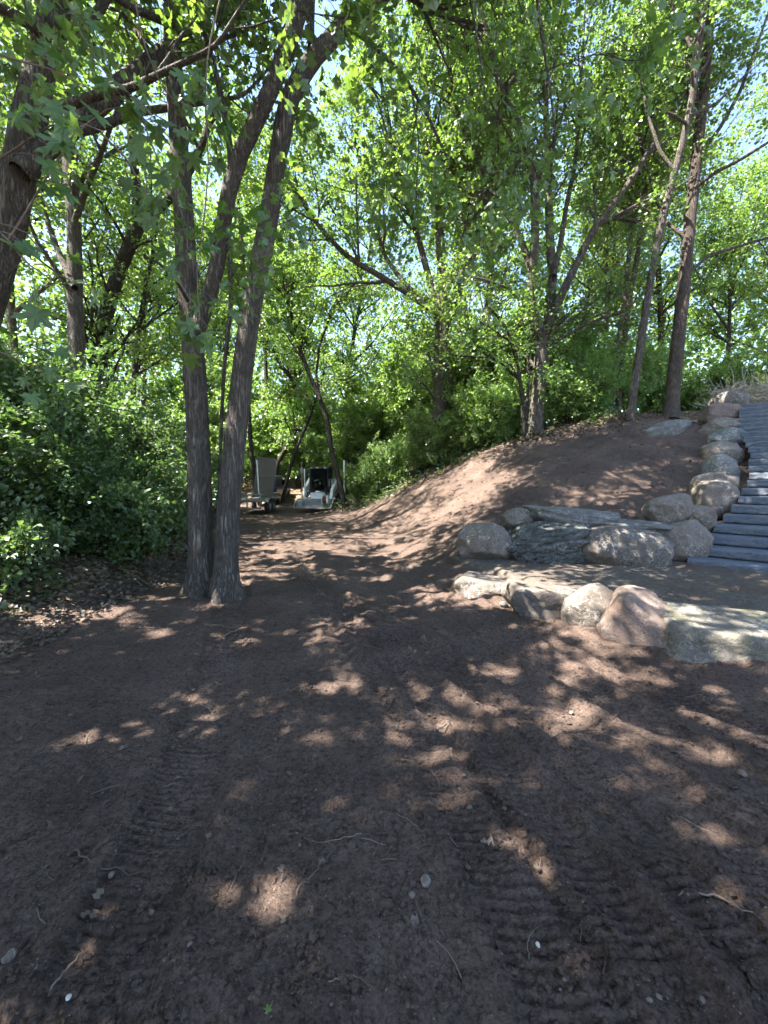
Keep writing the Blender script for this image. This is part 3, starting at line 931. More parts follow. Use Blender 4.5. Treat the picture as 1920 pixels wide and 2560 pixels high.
ntri = 0
def base_of(limb, dz=0.05):
    p_ = limb[0][0]
    return (float(p_[0]), float(p_[1]), float(p_[2]) )

g = np.random.default_rng(11)
# --- twin-trunked maple on the track
b1 = hit(503, 1486); b2 = hit(562, 1472)
Yt = b1[1]
stemL = trace([(503, 1512), (503, 1400), (501, 1282), (497, 1137), (492, 990), (483, 850), (470, 752), (463, 579), (451, 405), (437, 232), (426, 116), (430, 0)], Yt, .25, (60, 34), 7.5)
stemL2 = trace([(492, 830), (515, 770), (547, 666), (561, 521), (579, 440), (614, 347), (654, 278), (695, 191), (730, 87), (758, 0)], Yt + .1, -.25, (36, 38), 7.5)
stemR = trace([(562, 1512), (566, 1380), (569, 1282), (583, 1137), (593, 1041), (606, 920), (620, 799), (645, 690), (668, 579), (696, 405), (705, 290), (714, 225), (746, 162), (810, 104), (868, 64), (940, 0)], Yt - .1, .5, (58, 34), 7)
limbs = [stemL, stemR, stemL2,
         trace([(579, 440), (575, 360), (563, 300), (545, 200), (520, 110), (490, 20)], Yt, .3, (16, 11), 2.5),
         trace([(778, 118), (778, 60), (782, -20)], Yt + .3, .2, (17, 12), 2.5),
         trace([(868, 64), (930, 110), (1010, 190), (1070, 290), (1120, 400)], Yt + .4, 1.2, (12, 5)),
         trace([(470, 752), (440, 700), (400, 660), (360, 640)], Yt, -1.2, (9, 4)),
         trace([(561, 521), (575, 620), (578, 760), (562, 900), (556, 1000), (548, 1200), (540, 1400), (536, 1470)], Yt, .25, (12, 6)),
         trace([(430, 60), (330, 20), (200, -60)], Yt, -1.0, (20, 9), 1.5),
         trace([(930, 8), (1020, -70), (1180, -120), (1340, -110), (1420, -90)], Yt + .4, -.6, (22, 10)),
         trace([(1150, -110), (1180, 20), (1200, 140), (1215, 270)], Yt + .1, -.1, (7, 3)),
         trace([(1330, -110), (1350, 60), (1375, 220), (1390, 360)], Yt, -.4, (8, 3))]
tR, tL = stemR[0][-1], stemL2[0][-1]
tT = stemL[0][-1]
for st_, tip in ((tR, (2.6, 8.2, 15.2)), (tR, (4.2, 6.2, 13.8)), (tL, (.6, 9.0, 15.6)), (tL, (1.6, 11.0, 17.6)), (tT, (-1.6, 10.4, 17.0)), (tT, (-3.4, 8.4, 15.5)), (tR, (1.6, 5.0, 14.0)),
                 (tL, (-.8, 7.2, 14.6)), (tT, (-2.4, 9.2, 16.2)), (tT, (-4.4, 10.4, 17.2)), (tL, (.0, 12.4, 18.8)), (tR, (3.4, 10.0, 17.2)), (tT, (-4.8, 7.0, 14.5)), (tL, (-.6, 3.8, 11.6)), (tL, (-2.4, 3.0, 11.2)), (tR, (.9, 2.8, 12.6))):
    tip = np.array(tip)
    limbs.append((np.array([st_, st_ * .66 + tip * .34 + [0, 0, .5], st_ * .33 + tip * .67 + [0, 0, .6], tip]), .07, .02))  # limb added above the view, thickly leaved to shade bank and terrace
t_, n_ = build_tree('maple_tree', limbs, 'bark', 'leaf', g, (b1[0], b1[1], b1[2] - .05), n1=4.4, n2=6, n3=4, per=9, size=.098, sub_len=2.0, trunk_ids=(0, 1), t_first=.5, sides=44, bare=(7,), wob=.05, weight={k: 5.2 for k in range(len(limbs) - 16, len(limbs))})
tag(t_, 'twin-trunked maple with grey furrowed bark standing alone on the bare soil', 'tree', 'trees of the wood'); ntri += n_

# --- big leaning tree at the left edge
limbs = [trace([(-150, 1180), (-95, 940), (-40, 740), (18, 579), (55, 405), (73, 290), (100, 174), (122, 87), (142, 0)], 4.9, .5, (92, 52), 7.5),
         trace([(85, 285), (168, 262), (243, 237), (324, 222), (390, 190)], 5.0, -.3, (24, 14), 1.5),
         trace([(50, 430), (120, 370), (203, 301), (265, 245), (313, 205)], 5.0, .8, (46, 38), 3.5),
         trace([(160, 337), (226, 321), (278, 307), (324, 284), (405, 272), (470, 262)], 5.3, .4, (24, 12), 1.5),
         trace([(130, 60), (190, 90), (240, 40), (300, -60)], 5.2, .4, (26, 16), 2.5),
         trace([(122, 87), (40, 40), (-60, -10), (-160, -120)], 5.2, -.6, (26, 14), 2.5)]
t_, n_ = build_tree('leaning_tree', limbs, 'bark', 'leaf', g, tuple(hit(-150, 1180)), n1=3.8, n2=6, n3=4, per=7, size=.115, sub_len=2.0, t_first=.4, sides=40, wob=.055)
tag(t_, 'thick-trunked tree leaning in from the left edge above the shrubs', 'tree', 'trees of the wood'); ntri += n_
lean_tree = t_

# --- trees whose limbs can be followed in the picture
SPECS = []
SPECS.append(('woodland_tree', 'straight grey trunk rising out of the shrubs on the left bank', 'bark', 'leaf', [
    trace([(200, 1060), (196, 940), (192, 850), (188, 799), (187, 690), (186, 550), (172, 380), (158, 200), (150, 60)], 10, .6, (40, 24), 4),
    trace([(187, 720), (150, 640), (120, 560), (90, 450)], 10, 1.2, (16, 9), 3),
    trace([(186, 560), (215, 470), (250, 390), (290, 280)], 10, -1, (16, 9), 3),
    trace([(160, 220), (100, 130), (60, 20)], 10.4, 1, (16, 10), 3)], dict(n1=4.5, n2=6, n3=3, per=9, size=.13, sub_len=2.6)))
SPECS.append(('woodland_tree', 'curved dark tree behind the shrubs, forking above them to the right', 'bark_dark', 'leaf', [
    trace([(245, 1010), (250, 880), (262, 790), (290, 700), (347, 555), (385, 500)], 13, .4, (40, 26), 0),
    trace([(347, 560), (400, 520), (450, 470), (500, 380), (540, 250)], 13.3, 1.5, (22, 12), 4),
    trace([(340, 575), (345, 480), (330, 380), (320, 240), (330, 90)], 13.3, -.5, (22, 12), 5)], dict(n1=5, n2=6, n3=3, per=9, size=.14, sub_len=3.0)))
Y5 = 17.0
SPECS.append(('woodland_tree', 'tree with a fan of limbs above the middle of the far bank', 'bark', 'leaf_far', [
    trace([(1100, 1160), (1100, 1050), (1103, 930), (1106, 860), (1110, 810)], Y5, 0, (38, 40)),
    trace([(1108, 815), (1098, 788), (1037, 745), (970, 701), (902, 663), (859, 634), (800, 570), (740, 480)], Y5, -1.2, (18, 8), 2),
    trace([(1108, 815), (1095, 783), (1081, 720), (1066, 672), (1047, 600), (1020, 500), (985, 380), (960, 240)], Y5, 1.2, (18, 9), 4),
    trace([(1110, 815), (1108, 760), (1105, 696), (1100, 600), (1092, 480), (1075, 330), (1060, 180)], Y5, .4, (26, 12), 5),
    trace([(1112, 815), (1119, 802), (1139, 735), (1163, 687), (1182, 640), (1210, 540), (1230, 420), (1240, 260)], Y5, 1.4, (24, 11), 4),
    trace([(1110, 760), (1120, 720), (1158, 600), (1190, 480), (1195, 330)], Y5, -1.2, (14, 8), 3),
    trace([(1085, 760), (1020, 720), (960, 640), (930, 520), (900, 400)], Y5, 2.2, (12, 7), 3)], dict(n1=5.0, n2=6, n3=4, per=9, size=.15, sub_len=3.2, t_first=.25)))
Y6 = 14.4
SPECS.append(('woodland_tree', 'many-stemmed tree on the bank crest right of the middle', 'bark', 'leaf', [
    trace([(1339, 1085), (1341, 1020), (1346, 986), (1352, 889), (1349, 831), (1340, 800)], Y6, 0, (36, 30)),
    trace([(1340, 835), (1331, 760), (1331, 696), (1336, 620), (1339, 579), (1336, 463), (1319, 376), (1296, 312), (1261, 243), (1238, 174), (1220, 87), (1203, 29)], Y6, -.8, (24, 13), 3),
    trace([(1331, 700), (1322, 650), (1284, 556), (1238, 492), (1203, 417), (1160, 330), (1125, 200)], Y6, .8, (16, 8), 3),
    trace([(1352, 850), (1370, 831), (1375, 759), (1384, 682), (1377, 640), (1374, 579), (1371, 463), (1365, 290), (1362, 120)], Y6, .7, (26, 10), 4),
    trace([(1372, 815), (1399, 745), (1423, 696), (1452, 640), (1480, 580), (1516, 532), (1574, 457), (1640, 350)], Y6, -.8, (22, 10), 3),
    trace([(1384, 690), (1400, 620), (1415, 520), (1440, 400), (1450, 240)], Y6, 1.4, (14, 8), 4),
    trace([(1360, 868), (1413, 841), (1452, 817), (1500, 798), (1560, 780)], Y6, -.8, (10, 5)),
    trace([(1325, 770), (1270, 720), (1215, 700), (1160, 690)], Y6, -1.5, (8, 4))], dict(n1=5.2, n2=6, n3=4, per=9, size=.14, sub_len=2.8, t_first=.25)))
SPECS.append(('understory_tree', 'slender arching stems beside the foot of the many-stemmed tree', 'bark_dark', 'leaf_sapling', [
    trace([(1310, 1085), (1306, 1000), (1298, 937), (1286, 865), (1259, 807), (1215, 760)], 13.9, -.5, (11, 6)),
    trace([(1314, 1080), (1318, 1000), (1322, 937), (1318, 860), (1330, 780)], 14, .3, (9, 5)),
    trace([(1300, 950), (1283, 937), (1250, 905), (1221, 894), (1134, 889)], 13.9, -.8, (7, 4))], dict(n1=5, n2=4, n3=3, per=7, size=.12, sub_len=1.5, t_first=.4, sides=8)))
SPECS.append(('slender_tree', 'thin bare-stemmed tree swaying to the right on the crest of the bare slope', 'bark', 'leaf', [
    trace([(1576, 1040), (1584, 980), (1595, 902), (1620, 740), (1643, 602), (1678, 463), (1724, 289), (1742, 170), (1747, 116), (1760, 0)], 13.2, -.8, (18, 13), 4),
    trace([(1716, 310), (1690, 290), (1640, 270)], 12.6, -.4, (7, 4)),
    trace([(1722, 290), (1790, 260), (1850, 200)], 12.6, .5, (8, 4), 1),
    trace([(1690, 430), (1650, 380), (1620, 290), (1600, 180)], 12.8, .6, (8, 5), 2),
    trace([(1744, 150), (1700, 60), (1660, -40)], 12.5, .4, (9, 6), 2)], dict(n1=4.5, n2=6, n3=3, per=9, size=.135, sub_len=2.2, t_first=.6, sides=10)))
SPECS.append(('straight_tree', 'straight warm-barked tree at the top of the bare slope beside the stairs', 'bark_warm', 'leaf', [
    trace([(1677, 1030), (1681, 980), (1695, 856), (1712, 694), (1724, 555), (1747, 347), (1765, 180), (1775, 40)], 13, .5, (32, 17), 4),
    trace([(1735, 470), (1790, 430), (1850, 400), (1930, 350)], 13.2, -.8, (9, 6), 2),
    trace([(1740, 400), (1800, 320), (1850, 230), (1900, 90)], 13.3, .5, (10, 6), 2),
    trace([(1720, 600), (1670, 560), (1640, 500), (1620, 430)], 13.2, 1.0, (8, 5), 2),
    trace([(1712, 690), (1770, 640), (1830, 620), (1900, 600)], 13.1, .8, (8, 5), 2)], dict(n1=4.0, n2=6, n3=3, per=9, size=.135, sub_len=2.4, t_first=.55, sides=12)))
SPECS.append(('slender_tree', 'left of two thin trunks close together behind the bank crest', 'bark', 'leaf_far', [
    trace([(1530, 1010), (1533, 960), (1545, 870), (1556, 787), (1568, 683), (1580, 560), (1585, 420)], 17, .5, (13, 9), 5)], dict(n1=7, n2=6, n3=3, per=9, size=.15, sub_len=2.6, t_first=.5, sides=8)))
SPECS.append(('slender_tree', 'right of two thin trunks close together behind the bank crest', 'bark_warm', 'leaf_far', [
    trace([(1546, 1000), (1551, 925), (1574, 740), (1597, 625), (1615, 500), (1625, 380)], 17.4, -.5, (14, 10), 5)], dict(n1=7, n2=6, n3=3, per=9, size=.15, sub_len=2.6, t_first=.5, sides=8)))
SPECS.append(('leaning_sapling', 'thin trunk leaning right between the trailer and the track loader', 'bark_dark', 'leaf_sapling', [
    trace([(706, 1250), (722, 1185), (735, 1135), (759, 1080), (775, 1040)], 24, 0, (10, 7), 3)], dict(n1=5, n2=5, n3=3, per=8, size=.15, sub_len=1.6, t_first=.6, sides=8)))
SPECS.append(('curving_tree', 'dark trunk curving up to the left just right of the track loader', 'bark_dark', 'leaf_sapling', [
    trace([(866, 1284), (858, 1245), (841, 1171), (827, 1127), (820, 1053), (799, 995), (772, 933), (743, 855), (725, 780)], 19, .5, (14, 9), 3),
    trace([(800, 1000), (790, 940), (800, 860), (830, 780)], 19.2, .6, (7, 5), 2)], dict(n1=6, n2=6, n3=3, per=9, size=.15, sub_len=2.2, t_first=.55, sides=10)))
SPECS.append(('arching_tree', 'bowed trunk arching from the far bank over the vehicles', 'bark_dark', 'leaf_sapling', [
    trace([(690, 1165), (715, 1120), (739, 1082), (770, 1040), (792, 1019)], 26, 0, (12, 10)),
    trace([(792, 1019), (770, 1000), (753, 981), (729, 947), (700, 908), (670, 850)], 26, .6, (11, 7), 2)], dict(n1=6, n2=6, n3=3, per=9, size=.17, sub_len=2.4, t_first=.3, sides=8)))
SPECS.append(('slender_tree', 'dark thin trunk rising behind the trailer next to the twin trunks', 'bark_dark', 'leaf_far', [
    trace([(634, 1210), (632, 1150), (624, 1080), (620, 980), (610, 860), (612, 700), (600, 560)], 23, .5, (12, 8), 5)], dict(n1=6, n2=6, n3=3, per=9, size=.17, sub_len=2.6, t_first=.4, sides=8)))
SPECS.append(('slender_tree', 'trunk standing straight behind the top of the mesh ramp', 'bark_dark', 'leaf_far', [
    trace([(662, 1200), (663, 1140), (664, 1090), (668, 980), (660, 850), (672, 700), (690, 520)], 29, .5, (11, 8), 6)], dict(n1=6, n2=6, n3=3, per=9, size=.18, sub_len=3.0, t_first=.4, sides=8)))
SPECS.append(('pale_tree', 'pale grey trunk seen through leaves right of the fan-limbed tree', 'bark_pale', 'leaf_far', [
    trace([(1146, 1090), (1147, 960), (1148, 860), (1150, 705), (1158, 560), (1165, 400)], 22, .5, (13, 8), 6)], dict(n1=6, n2=6, n3=3, per=9, size=.17, sub_len=3.0, t_first=.4, sides=8)))
SPECS.append(('pale_tree', 'pale patchy trunk left of the slender arching stems', 'bark_pale', 'leaf_far', [
    trace([(1216, 1080), (1217, 925), (1216, 850), (1219, 790), (1230, 640), (1245, 480), (1250, 340)], 20, .5, (19, 11), 6),
    trace([(1217, 915), (1190, 850), (1186, 825), (1212, 795), (1225, 740)], 19.8, .6, (13, 9), 1)], dict(n1=6, n2=6, n3=3, per=9, size=.17, sub_len=3.0, t_first=.4, sides=8)))
for name, label, bm_, lm_, limbs, kw in SPECS:
    P0 = limbs[0][0][0]
    z0 = gz(P0[0], P0[1])
    if P0[2] > z0 - .05:                              # root the trunk in the ground
        L0 = limbs[0]
        limbs[0] = (np.concatenate([[[P0[0], P0[1], z0 - .1]], L0[0]]), L0[1], L0[2])
    kw = dict(kw); kw['kind'] = 'wide'; kw['per'] = int(kw['per'] * (1.9 if lm_ == 'leaf_far' else 1.4)); kw['size'] *= .74
    tids = tuple(range(2)) if name == 'understory_tree' else (0,)
    t_, n_ = build_tree(name, limbs, bm_, lm_, g, (P0[0], P0[1], z0), trunk_ids=tids, **kw)
    tag(t_, label, 'tree', 'trees of the wood'); ntri += n_
print('main tree leaf tris', ntri)

# --- generic woodland trees, shrubs and saplings: build a few, copy them about
def proto_tree(seed, H, leafmat, bark, n_l=9, size=.19, clear=.35, spread=3.2, **kw):
    g_ = np.random.default_rng(seed)
    lean = g_.normal(size=2) * .05 * H
    trunk = np.array([(0, 0, -.3), (lean[0] * .1, lean[1] * .1, H * .25), (lean[0] * .4, lean[1] * .4, H * .5), (lean[0], lean[1], H * .78), (lean[0] * 1.3, lean[1] * 1.3, H)])
    r = .0105 * H
    limbs = [(trunk, r, r * .22)]
    tt = resample(trunk, 40)
    for k in range(n_l):
        f = clear + (.92 - clear) * (k + g_.random()) / n_l
        b_ = tt[int(f * 39)]
        a_ = k * 2.4 + g_.uniform(-.5, .5)
        L = spread * (1.25 - .7 * f) * g_.uniform(.8, 1.25)
        d_ = np.array([math.cos(a_), math.sin(a_), .55 + .5 * f])
        limbs.append((np.array([b_, b_ + d_ * L * .5, b_ + d_ * L + [0, 0, .25 * L]]), r * (1 - .75 * f) * .6, .02))
    root, n = build_tree('woodland_tree', limbs, bark, leafmat, g_, (0, 0, 0), size=size, kind=kw.pop('kind', 'oval'), t_first=kw.pop('t_first', .2), **kw)
    return root, n

protos = []
for s, (H, lm, bk, kw) in enumerate((
        (19, 'leaf_far', 'bark', dict(n1=4.5, n2=6, n3=3, per=9, size=.15, kind='wide', sub_len=3.0, spread=4.2)),
        (16, 'leaf_far', 'bark_dark', dict(n1=4.5, n2=6, n3=3, per=9, size=.15, kind='wide', sub_len=2.6, spread=3.8)),
        (22, 'leaf_far', 'bark_dark', dict(n1=4.5, n2=6, n3=3, per=9, size=.15, kind='wide', sub_len=3.2, spread=4.6, clear=.3)))):
    t_, n_ = proto_tree(200 + s, H, lm, bk, n_l=11, twig_len=.9, leaf_spread=.2, **kw)
    protos.append(t_); ntri += n_
t_, n_ = proto_tree(207, 15, 'leaf', 'bark', n_l=12, size=.13, n1=3.1, n2=6, n3=4, per=16, sub_len=2.6, spread=4.2, twig_len=.38, leaf_spread=.09, kind='wide', clear=.35)
protos.append(t_); ntri += n_  # clumpy crown shaped for dappled shade, used only by the unseen trees
TREE_SPOTS = [  # u at ground, distance ahead, prototype, spin, scale, label
    (60, 17, 0, .3, .95, 'tree rising behind the left shrubs near the picture edge'),
    (330, 19, 1, 1.2, 1.0, 'tree deep in the wood between the straight trunk and the twin trunks'),
    (370, 31, 2, 2.2, .95, 'tall tree far back on the left between the straight trunk and the twin trunks'),
    (485, 37, 1, .8, 1.2, 'tree far back just left of the twin trunks'),
    (585, 40, 0, 4.0, 1.15, 'tall tree far behind the trailer'),
    (745, 33, 1, 5.1, 1.15, 'tree far behind the gap between trailer and track loader'),
    (860, 30, 2, .7, .9, 'tall tree behind the track loader'),
    (1180, 30, 2, 2.9, .95, 'tall tree far behind the fan-limbed tree'),
    (1420, 28, 1, .2, 1.1, 'tree behind the crest right of the many-stemmed tree'),
    (1500, 22, 0, 4.6, .8, 'tree behind the pair of thin trunks'),
    (1640, 24, 2, 3.8, .85, 'tall tree beyond the crest behind the straight warm-barked tree'),
    (1800, 23, 1, 1.4, .85, 'tree beyond the top of the stairs'),
    (1900, 27, 0, 2.5, .9, 'tree at the right edge far beyond the stairs'),
    (2150, 20, 1, 2.0, 1.0, 'tree past the right edge above the stairs'),
    (-150, 12, 1, 3.0, 1.0, 'tree past the left edge behind the leaning tree')]
used = set()
for (u, Y, k, rz, sc, label) in TREE_SPOTS:
    x = (u - 960) / F_PX * Y
    o = protos[k] if k not in used else copy_tree(protos[k]); used.add(k)
    o.location = (x, Y, gz(x, Y) - .1); o.rotation_euler = (0, 0, rz); o.scale = (sc,) * 3
    tag(o, label, 'tree', 'trees of the wood')
# unseen trees added round the camera to shade the track
for n_i, (x, y, k, rz, sc, label) in enumerate(((-5.6, -2.6, 3, .4, .72, 'added shade tree beside the photographer on the left bank'), (-2.4, -5.0, 3, 2.0, .72, 'added shade tree behind the photographer by the track'),
                                  (-8.4, .4, 3, 4.2, .8, 'added shade tree on the left bank just out of the picture'), (-5.0, .9, 3, 5.3, .7, 'added shade tree at the foot of the left bank beside the camera'), (-6.7, 1.9, 3, 3.1, .72, 'added shade tree on the left bank level with the camera, past the picture edge'), (-8.0, 5.2, 3, 1.9, .62, 'smaller added shade tree on the left bank past the picture edge'))):
    o = protos[3] if n_i == 0 else copy_tree(protos[k])
    o.location = (x, y, gz(x, y) - .1); o.rotation_euler = (0, 0, rz); o.scale = (sc,) * 3
    tag(o, label, 'tree', 'trees of the wood')

def proto_shrub(seed, H, W, leafmat, n_st=11, size=.085, n1=13, per=12, n2=7, name='shrub', kind='oval'):
    g_ = np.random.default_rng(seed)
    limbs = []
    for k in range(n_st):
        a_ = k / n_st * 6.28 + g_.uniform(-.4, .4)
        d_ = np.array([math.cos(a_), math.sin(a_), 0]) * W * g_.uniform(.35, 1.0)
        h = H * g_.uniform(.6, 1.05)
        limbs.append((np.array([d_ * .05 + [0, 0, -.12], d_ * .3 + [0, 0, h * .45], d_ * .65 + [0, 0, h * .85], d_ * 1.0 + [0, 0, h * g_.uniform(.75, 1.0)]]), .022, .006))
    root = empty(name, (0, 0, 0))
    P = np.array([resample(l[0], 10) for l in limbs]); R = np.array([np.linspace(l[1], l[2], 10) for l in limbs])
    st = [tubes(P, R, 5)]
    A, AR, _ = spawn(P, R, np.full(len(P), n1), 5, .12, 1, lambda t, p_, gg: W * .6 * gg.uniform(.4, 1.1, len(t)), .9, .15, .6, g_, .4, .16)
    B, BR, _ = spawn(A, AR, np.full(len(A), n2), 4, .2, 1, lambda t, p_, gg: .34 * gg.uniform(.5, 1.3, len(t)), .8, 0, .6, g_, .3, .16)
    st.append(tubes(A, np.maximum(AR, .004), 4))
    V, F, _ = cat(st)
    link('stems', make_mesh('stems', V, F, M['bark_dark'], True), root)
    V, F, T = leaves_on(B, per, kind, size, g_, .07, .2, .05, .8)
    link('foliage', make_mesh('foliage', V, F, M[leafmat], False, {'tone': T}), root)
    return root, len(F)

shr = []
for s, (H, W, lm, kw) in enumerate(((2.5, 1.5, 'leaf_shrub', {}), (1.9, 1.3, 'leaf_shrub', {}), (1.0, .8, 'leaf_shrub', dict(n_st=7, n1=6)),
                                    (3.4, 1.5, 'leaf_sapling', dict(size=.10)), (2.3, 1.4, 'leaf_sapling', dict(size=.09)))):
    t_, n_ = proto_shrub(300 + s, H, W, lm, **kw); shr.append(t_); ntri += n_
# (x, y, kind, scale) on the left bank
L_SH = [(-4.5, 4.7, 2, .8), (-5.3, 5.5, 1, .9), (-4.75, 6.3, 1, .85), (-6.0, 6.6, 0, .9), (-4.6, 7.4, 2, 1.1), (-5.2, 8.2, 1, 1.0), (-6.6, 8.4, 0, 1.0), (-5.0, 9.4, 2, 1.3), (-5.9, 10.0, 0, .95),
        (-7.6, 10.4, 0, 1.1), (-6.5, 11.8, 1, 1.1), (-8.4, 12.8, 0, 1.2), (-7.2, 14.2, 1, 1.2), (-9.6, 15.6, 0, 1.2), (-8.8, 18.0, 0, 1.0), (-7.2, 7.2, 0, 1.1), (-8.6, 8.8, 0, 1.2), (-10.4, 12, 0, 1.3), (-12, 17, 0, 1.4), (-11, 21, 0, 1.3), (-9.5, 22.5, 1, 1.2)]
R_SH = [(-1.2, 19.6, 4, .7), (-.4, 18.6, 4, .8), (.6, 18.2, 4, .9), (1.5, 17.6, 3, .8), (2.3, 16.7, 4, 1.0), (3.2, 16.2, 3, .8), (4.0, 15.6, 4, 1.0), (4.9, 15.4, 4, .9), (5.9, 15.0, 3, .7), (6.7, 14.9, 4, .9), (7.7, 14.9, 4, .8),
        (-1.9, 22, 3, 1.3), (-.2, 21.5, 3, 1.5), (1.5, 20.5, 3, 1.5), (3.2, 19, 3, 1.5), (5, 18.2, 3, 1.4), (6.8, 17.8, 3, 1.3), (9, 17.5, 4, 1.3), (11, 18.5, 3, 1.0),
        (-3.5, 26, 3, 1.7), (-6, 28, 3, 1.8), (-1, 26, 3, 1.9), (2.5, 24, 3, 2.0), (6.5, 22, 3, 1.9), (10.5, 21.5, 3, 1.6), (14, 21, 3, 1.3), (-9, 29, 3, 1.9), (-13, 27, 3, 1.8), (17, 23, 4, 1.5), (15.5, 18, 4, 1.1), (-11.5, 31, 3, 2.3), (-15, 33, 3, 2.4), (-7, 34, 3, 2.4)]
used = set(); gs = np.random.default_rng(5)
ORD = ['nearest', 'second', 'third', 'fourth', 'fifth', 'sixth', 'seventh', 'eighth', 'ninth', 'tenth', 'eleventh', 'twelfth', 'thirteenth', 'fourteenth', 'fifteenth']
def shrub_rows():
    rows = {'a': [], 'b': [], 'c': [], 'd': [], 'e': []}
    for q in L_SH:
        edge = np.interp(q[1], [a for a, b in LITTER_L], [b for a, b in LITTER_L]) - q[0]
        rows['a' if edge < 2.0 else 'b'].append(q)
    for k, q in enumerate(R_SH): rows['c' if k < 11 else 'd' if k < 19 else 'e'].append(q)
    for r in 'ab': rows[r].sort(key=lambda q: q[1])
    for r in 'cde': rows[r].sort(key=lambda q: q[0] / q[1])
    return rows
TXT = {'a': ('{} bluish-green shrub from the camera at the foot of the left bank', 'shrubs on the left bank'),
       'b': ('{} shrub from the camera high on the left bank behind the front shrubs', 'shrubs on the left bank'),
       'c': ('{} bush from the track loader along the edge of the bare slope', 'bushes along the bare slope'),
       'd': ('{} tall bush from the left behind those edging the bare slope', 'bushes behind the bare slope'),
       'e': ('{} thicket bush from the left deep in the wood at the back', 'bushes deep in the wood')}
for r, qs in shrub_rows().items():
    for n_i, (x, y, k, sc) in enumerate(qs):
        o = shr[k] if k not in used else copy_tree(shr[k]); used.add(k)
        o.location = (x, y, gz(x, y) - .03); o.rotation_euler = (gs.normal() * .05, gs.normal() * .05, gs.uniform(0, 6.28)); o.scale = (sc * gs.uniform(.9, 1.1), sc * gs.uniform(.9, 1.1), sc * gs.uniform(.9, 1.15))
        w_ = ORD[n_i] if not (n_i == 0 and r in 'de') else 'leftmost'
        tag(o, TXT[r][0].format(w_), 'shrub', TXT[r][1])
print('leaf tris total', ntri)

# ------------------------------------------------------------------ far wood, reads as one mass
gf = np.random.default_rng(41)
n = 70000
ang_ = gf.uniform(-1.15, 1.15, n)
rad_ = gf.uniform(36, 62, n)
fx, fy = np.sin(ang_) * rad_, np.cos(ang_) * rad_
cx_, cy_ = np.round(fx / 4.5), np.round(fy / 4.5)
top = 12 + 9 * (_hash(cx_.astype(np.int64), cy_.astype(np.int64), np.zeros(n, np.int64), 3))
fz = ground_z(fx, fy) + top * gf.random(n) ** 1.5
pos = np.stack([fx, fy, fz], 1) + gf.normal(size=(n, 3)) * .3
V, F, T = leaves(pos, gf.normal(size=(n, 3)), gf.normal(size=(n, 3)) + [0, 0, .6], gf.uniform(.28, .5, n), 'wide', np.clip(gf.normal(.45, .25, n), 0, 1))
tag(link('far_woodland', make_mesh('far_woodland', V, F, M['leaf_far'], False, {'tone': T})), 'hazy green mass of distant woodland behind the trees', 'woodland', kind='stuff')

# ------------------------------------------------------------------ near boughs of the leaning tree, every large leaf an object
gn = np.random.default_rng(77)
BOUGHS = [
    ([(-40, 420), (23, 382), (127, 312), (203, 307), (260, 330)], 2.9, -.5),
    ([(20, 600), (60, 540), (121, 434), (191, 330), (266, 272), (313, 255), (359, 301), (394, 400), (428, 480), (463, 550)], 3.0, .1),
    ([(560, -40), (520, 120), (512, 250), (522, 400), (510, 560), (490, 680), (500, 800)], 3.4, -.3),
    ([(-60, 520), (20, 600), (70, 660), (130, 700)], 2.3, -.2),
    ([(150, -40), (200, 80), (260, 180), (330, 240), (390, 300)], 3.2, -.2),
    ([(-50, 120), (40, 150), (120, 170), (220, 220)], 2.6, .2),
    ([(330, -30), (360, 110), (400, 210), (470, 290), (560, 330)], 3.6, .2),
    ([(250, 330), (320, 400), (380, 520), (430, 600)], 2.9, .3),
    ([(-60, 900), (0, 880), (60, 905), (110, 930)], 2.6, .2)]
loff = np.array(lean_tree.location)
st = []; LP_ = []
for pts, Y, dY in BOUGHS:
    P = resample(np.array([at(u, v, Y + dY * k / (len(pts) - 1)) for k, (u, v) in enumerate(pts)]), 14)
    R = np.linspace(.007, .003, 14)
    st.append(tubes(P[None], R[None], 6))
    nc = max(4, int(np.linalg.norm(np.diff(P, axis=0), axis=1).sum() * 6.5))
    A, AR, _ = spawn(P[None], R[None], np.array([nc]), 5, .15, 1, lambda t, p_, gg: .32 * gg.uniform(.5, 1.3, len(t)), .8, -.1, .6, gn, .4, .15)
    st.append(tubes(A, np.maximum(AR, .0022), 4))
    LP_.append(A)
V, F, _ = cat(st)
link('bough', make_mesh('bough', V - loff, F, M['twig'], True), lean_tree)
A = np.concatenate(LP_)
near_me = []
for k in range(6):
    V, F = LEAF_T['maple_near']
    V = V.copy(); V[:, 2] += (.12 * (k - 2.5) / 2.5) * V[:, 0] - (.05 + .07 * (k % 3)) * V[:, 1] ** 2; V[:, :2] *= 1 + .06 * gn.normal(size=2)
    near_me.append(make_mesh('leaf', V, F, M['leaf_near'], False, {'tone': np.full(len(V), [.15, .5, .3, .75, .4, .05][k])}))
cnt = 0
sel = np.concatenate([np.arange(len(A)), gn.permutation(len(A))[:max(0, 290 - len(A))]])
for i_, a_i in enumerate(sel[:290]):
    P = A[a_i]
    tpos = P[-1] if i_ < len(A) else P[2] + gn.normal(size=3) * .02
    d_ = P[-1] - P[-2]; d_ /= np.linalg.norm(d_)
    y_ = Vector(d_ * .8 + gn.normal(size=3) * .45 + [0, 0, -.45]).normalized()
    nz = Vector(gn.normal(size=3) * .35 + [0, -.25, .9]).normalized()
    x_ = y_.cross(nz).normalized(); z_ = x_.cross(y_)
    s_ = gn.uniform(.075, .135)
    o = link('leaf', near_me[i_ % 6], lean_tree)
    o.matrix_local = Matrix.Translation(Vector(tpos - loff)) @ Matrix((x_ * s_, y_ * s_, z_ * s_)).transposed().to_4x4()

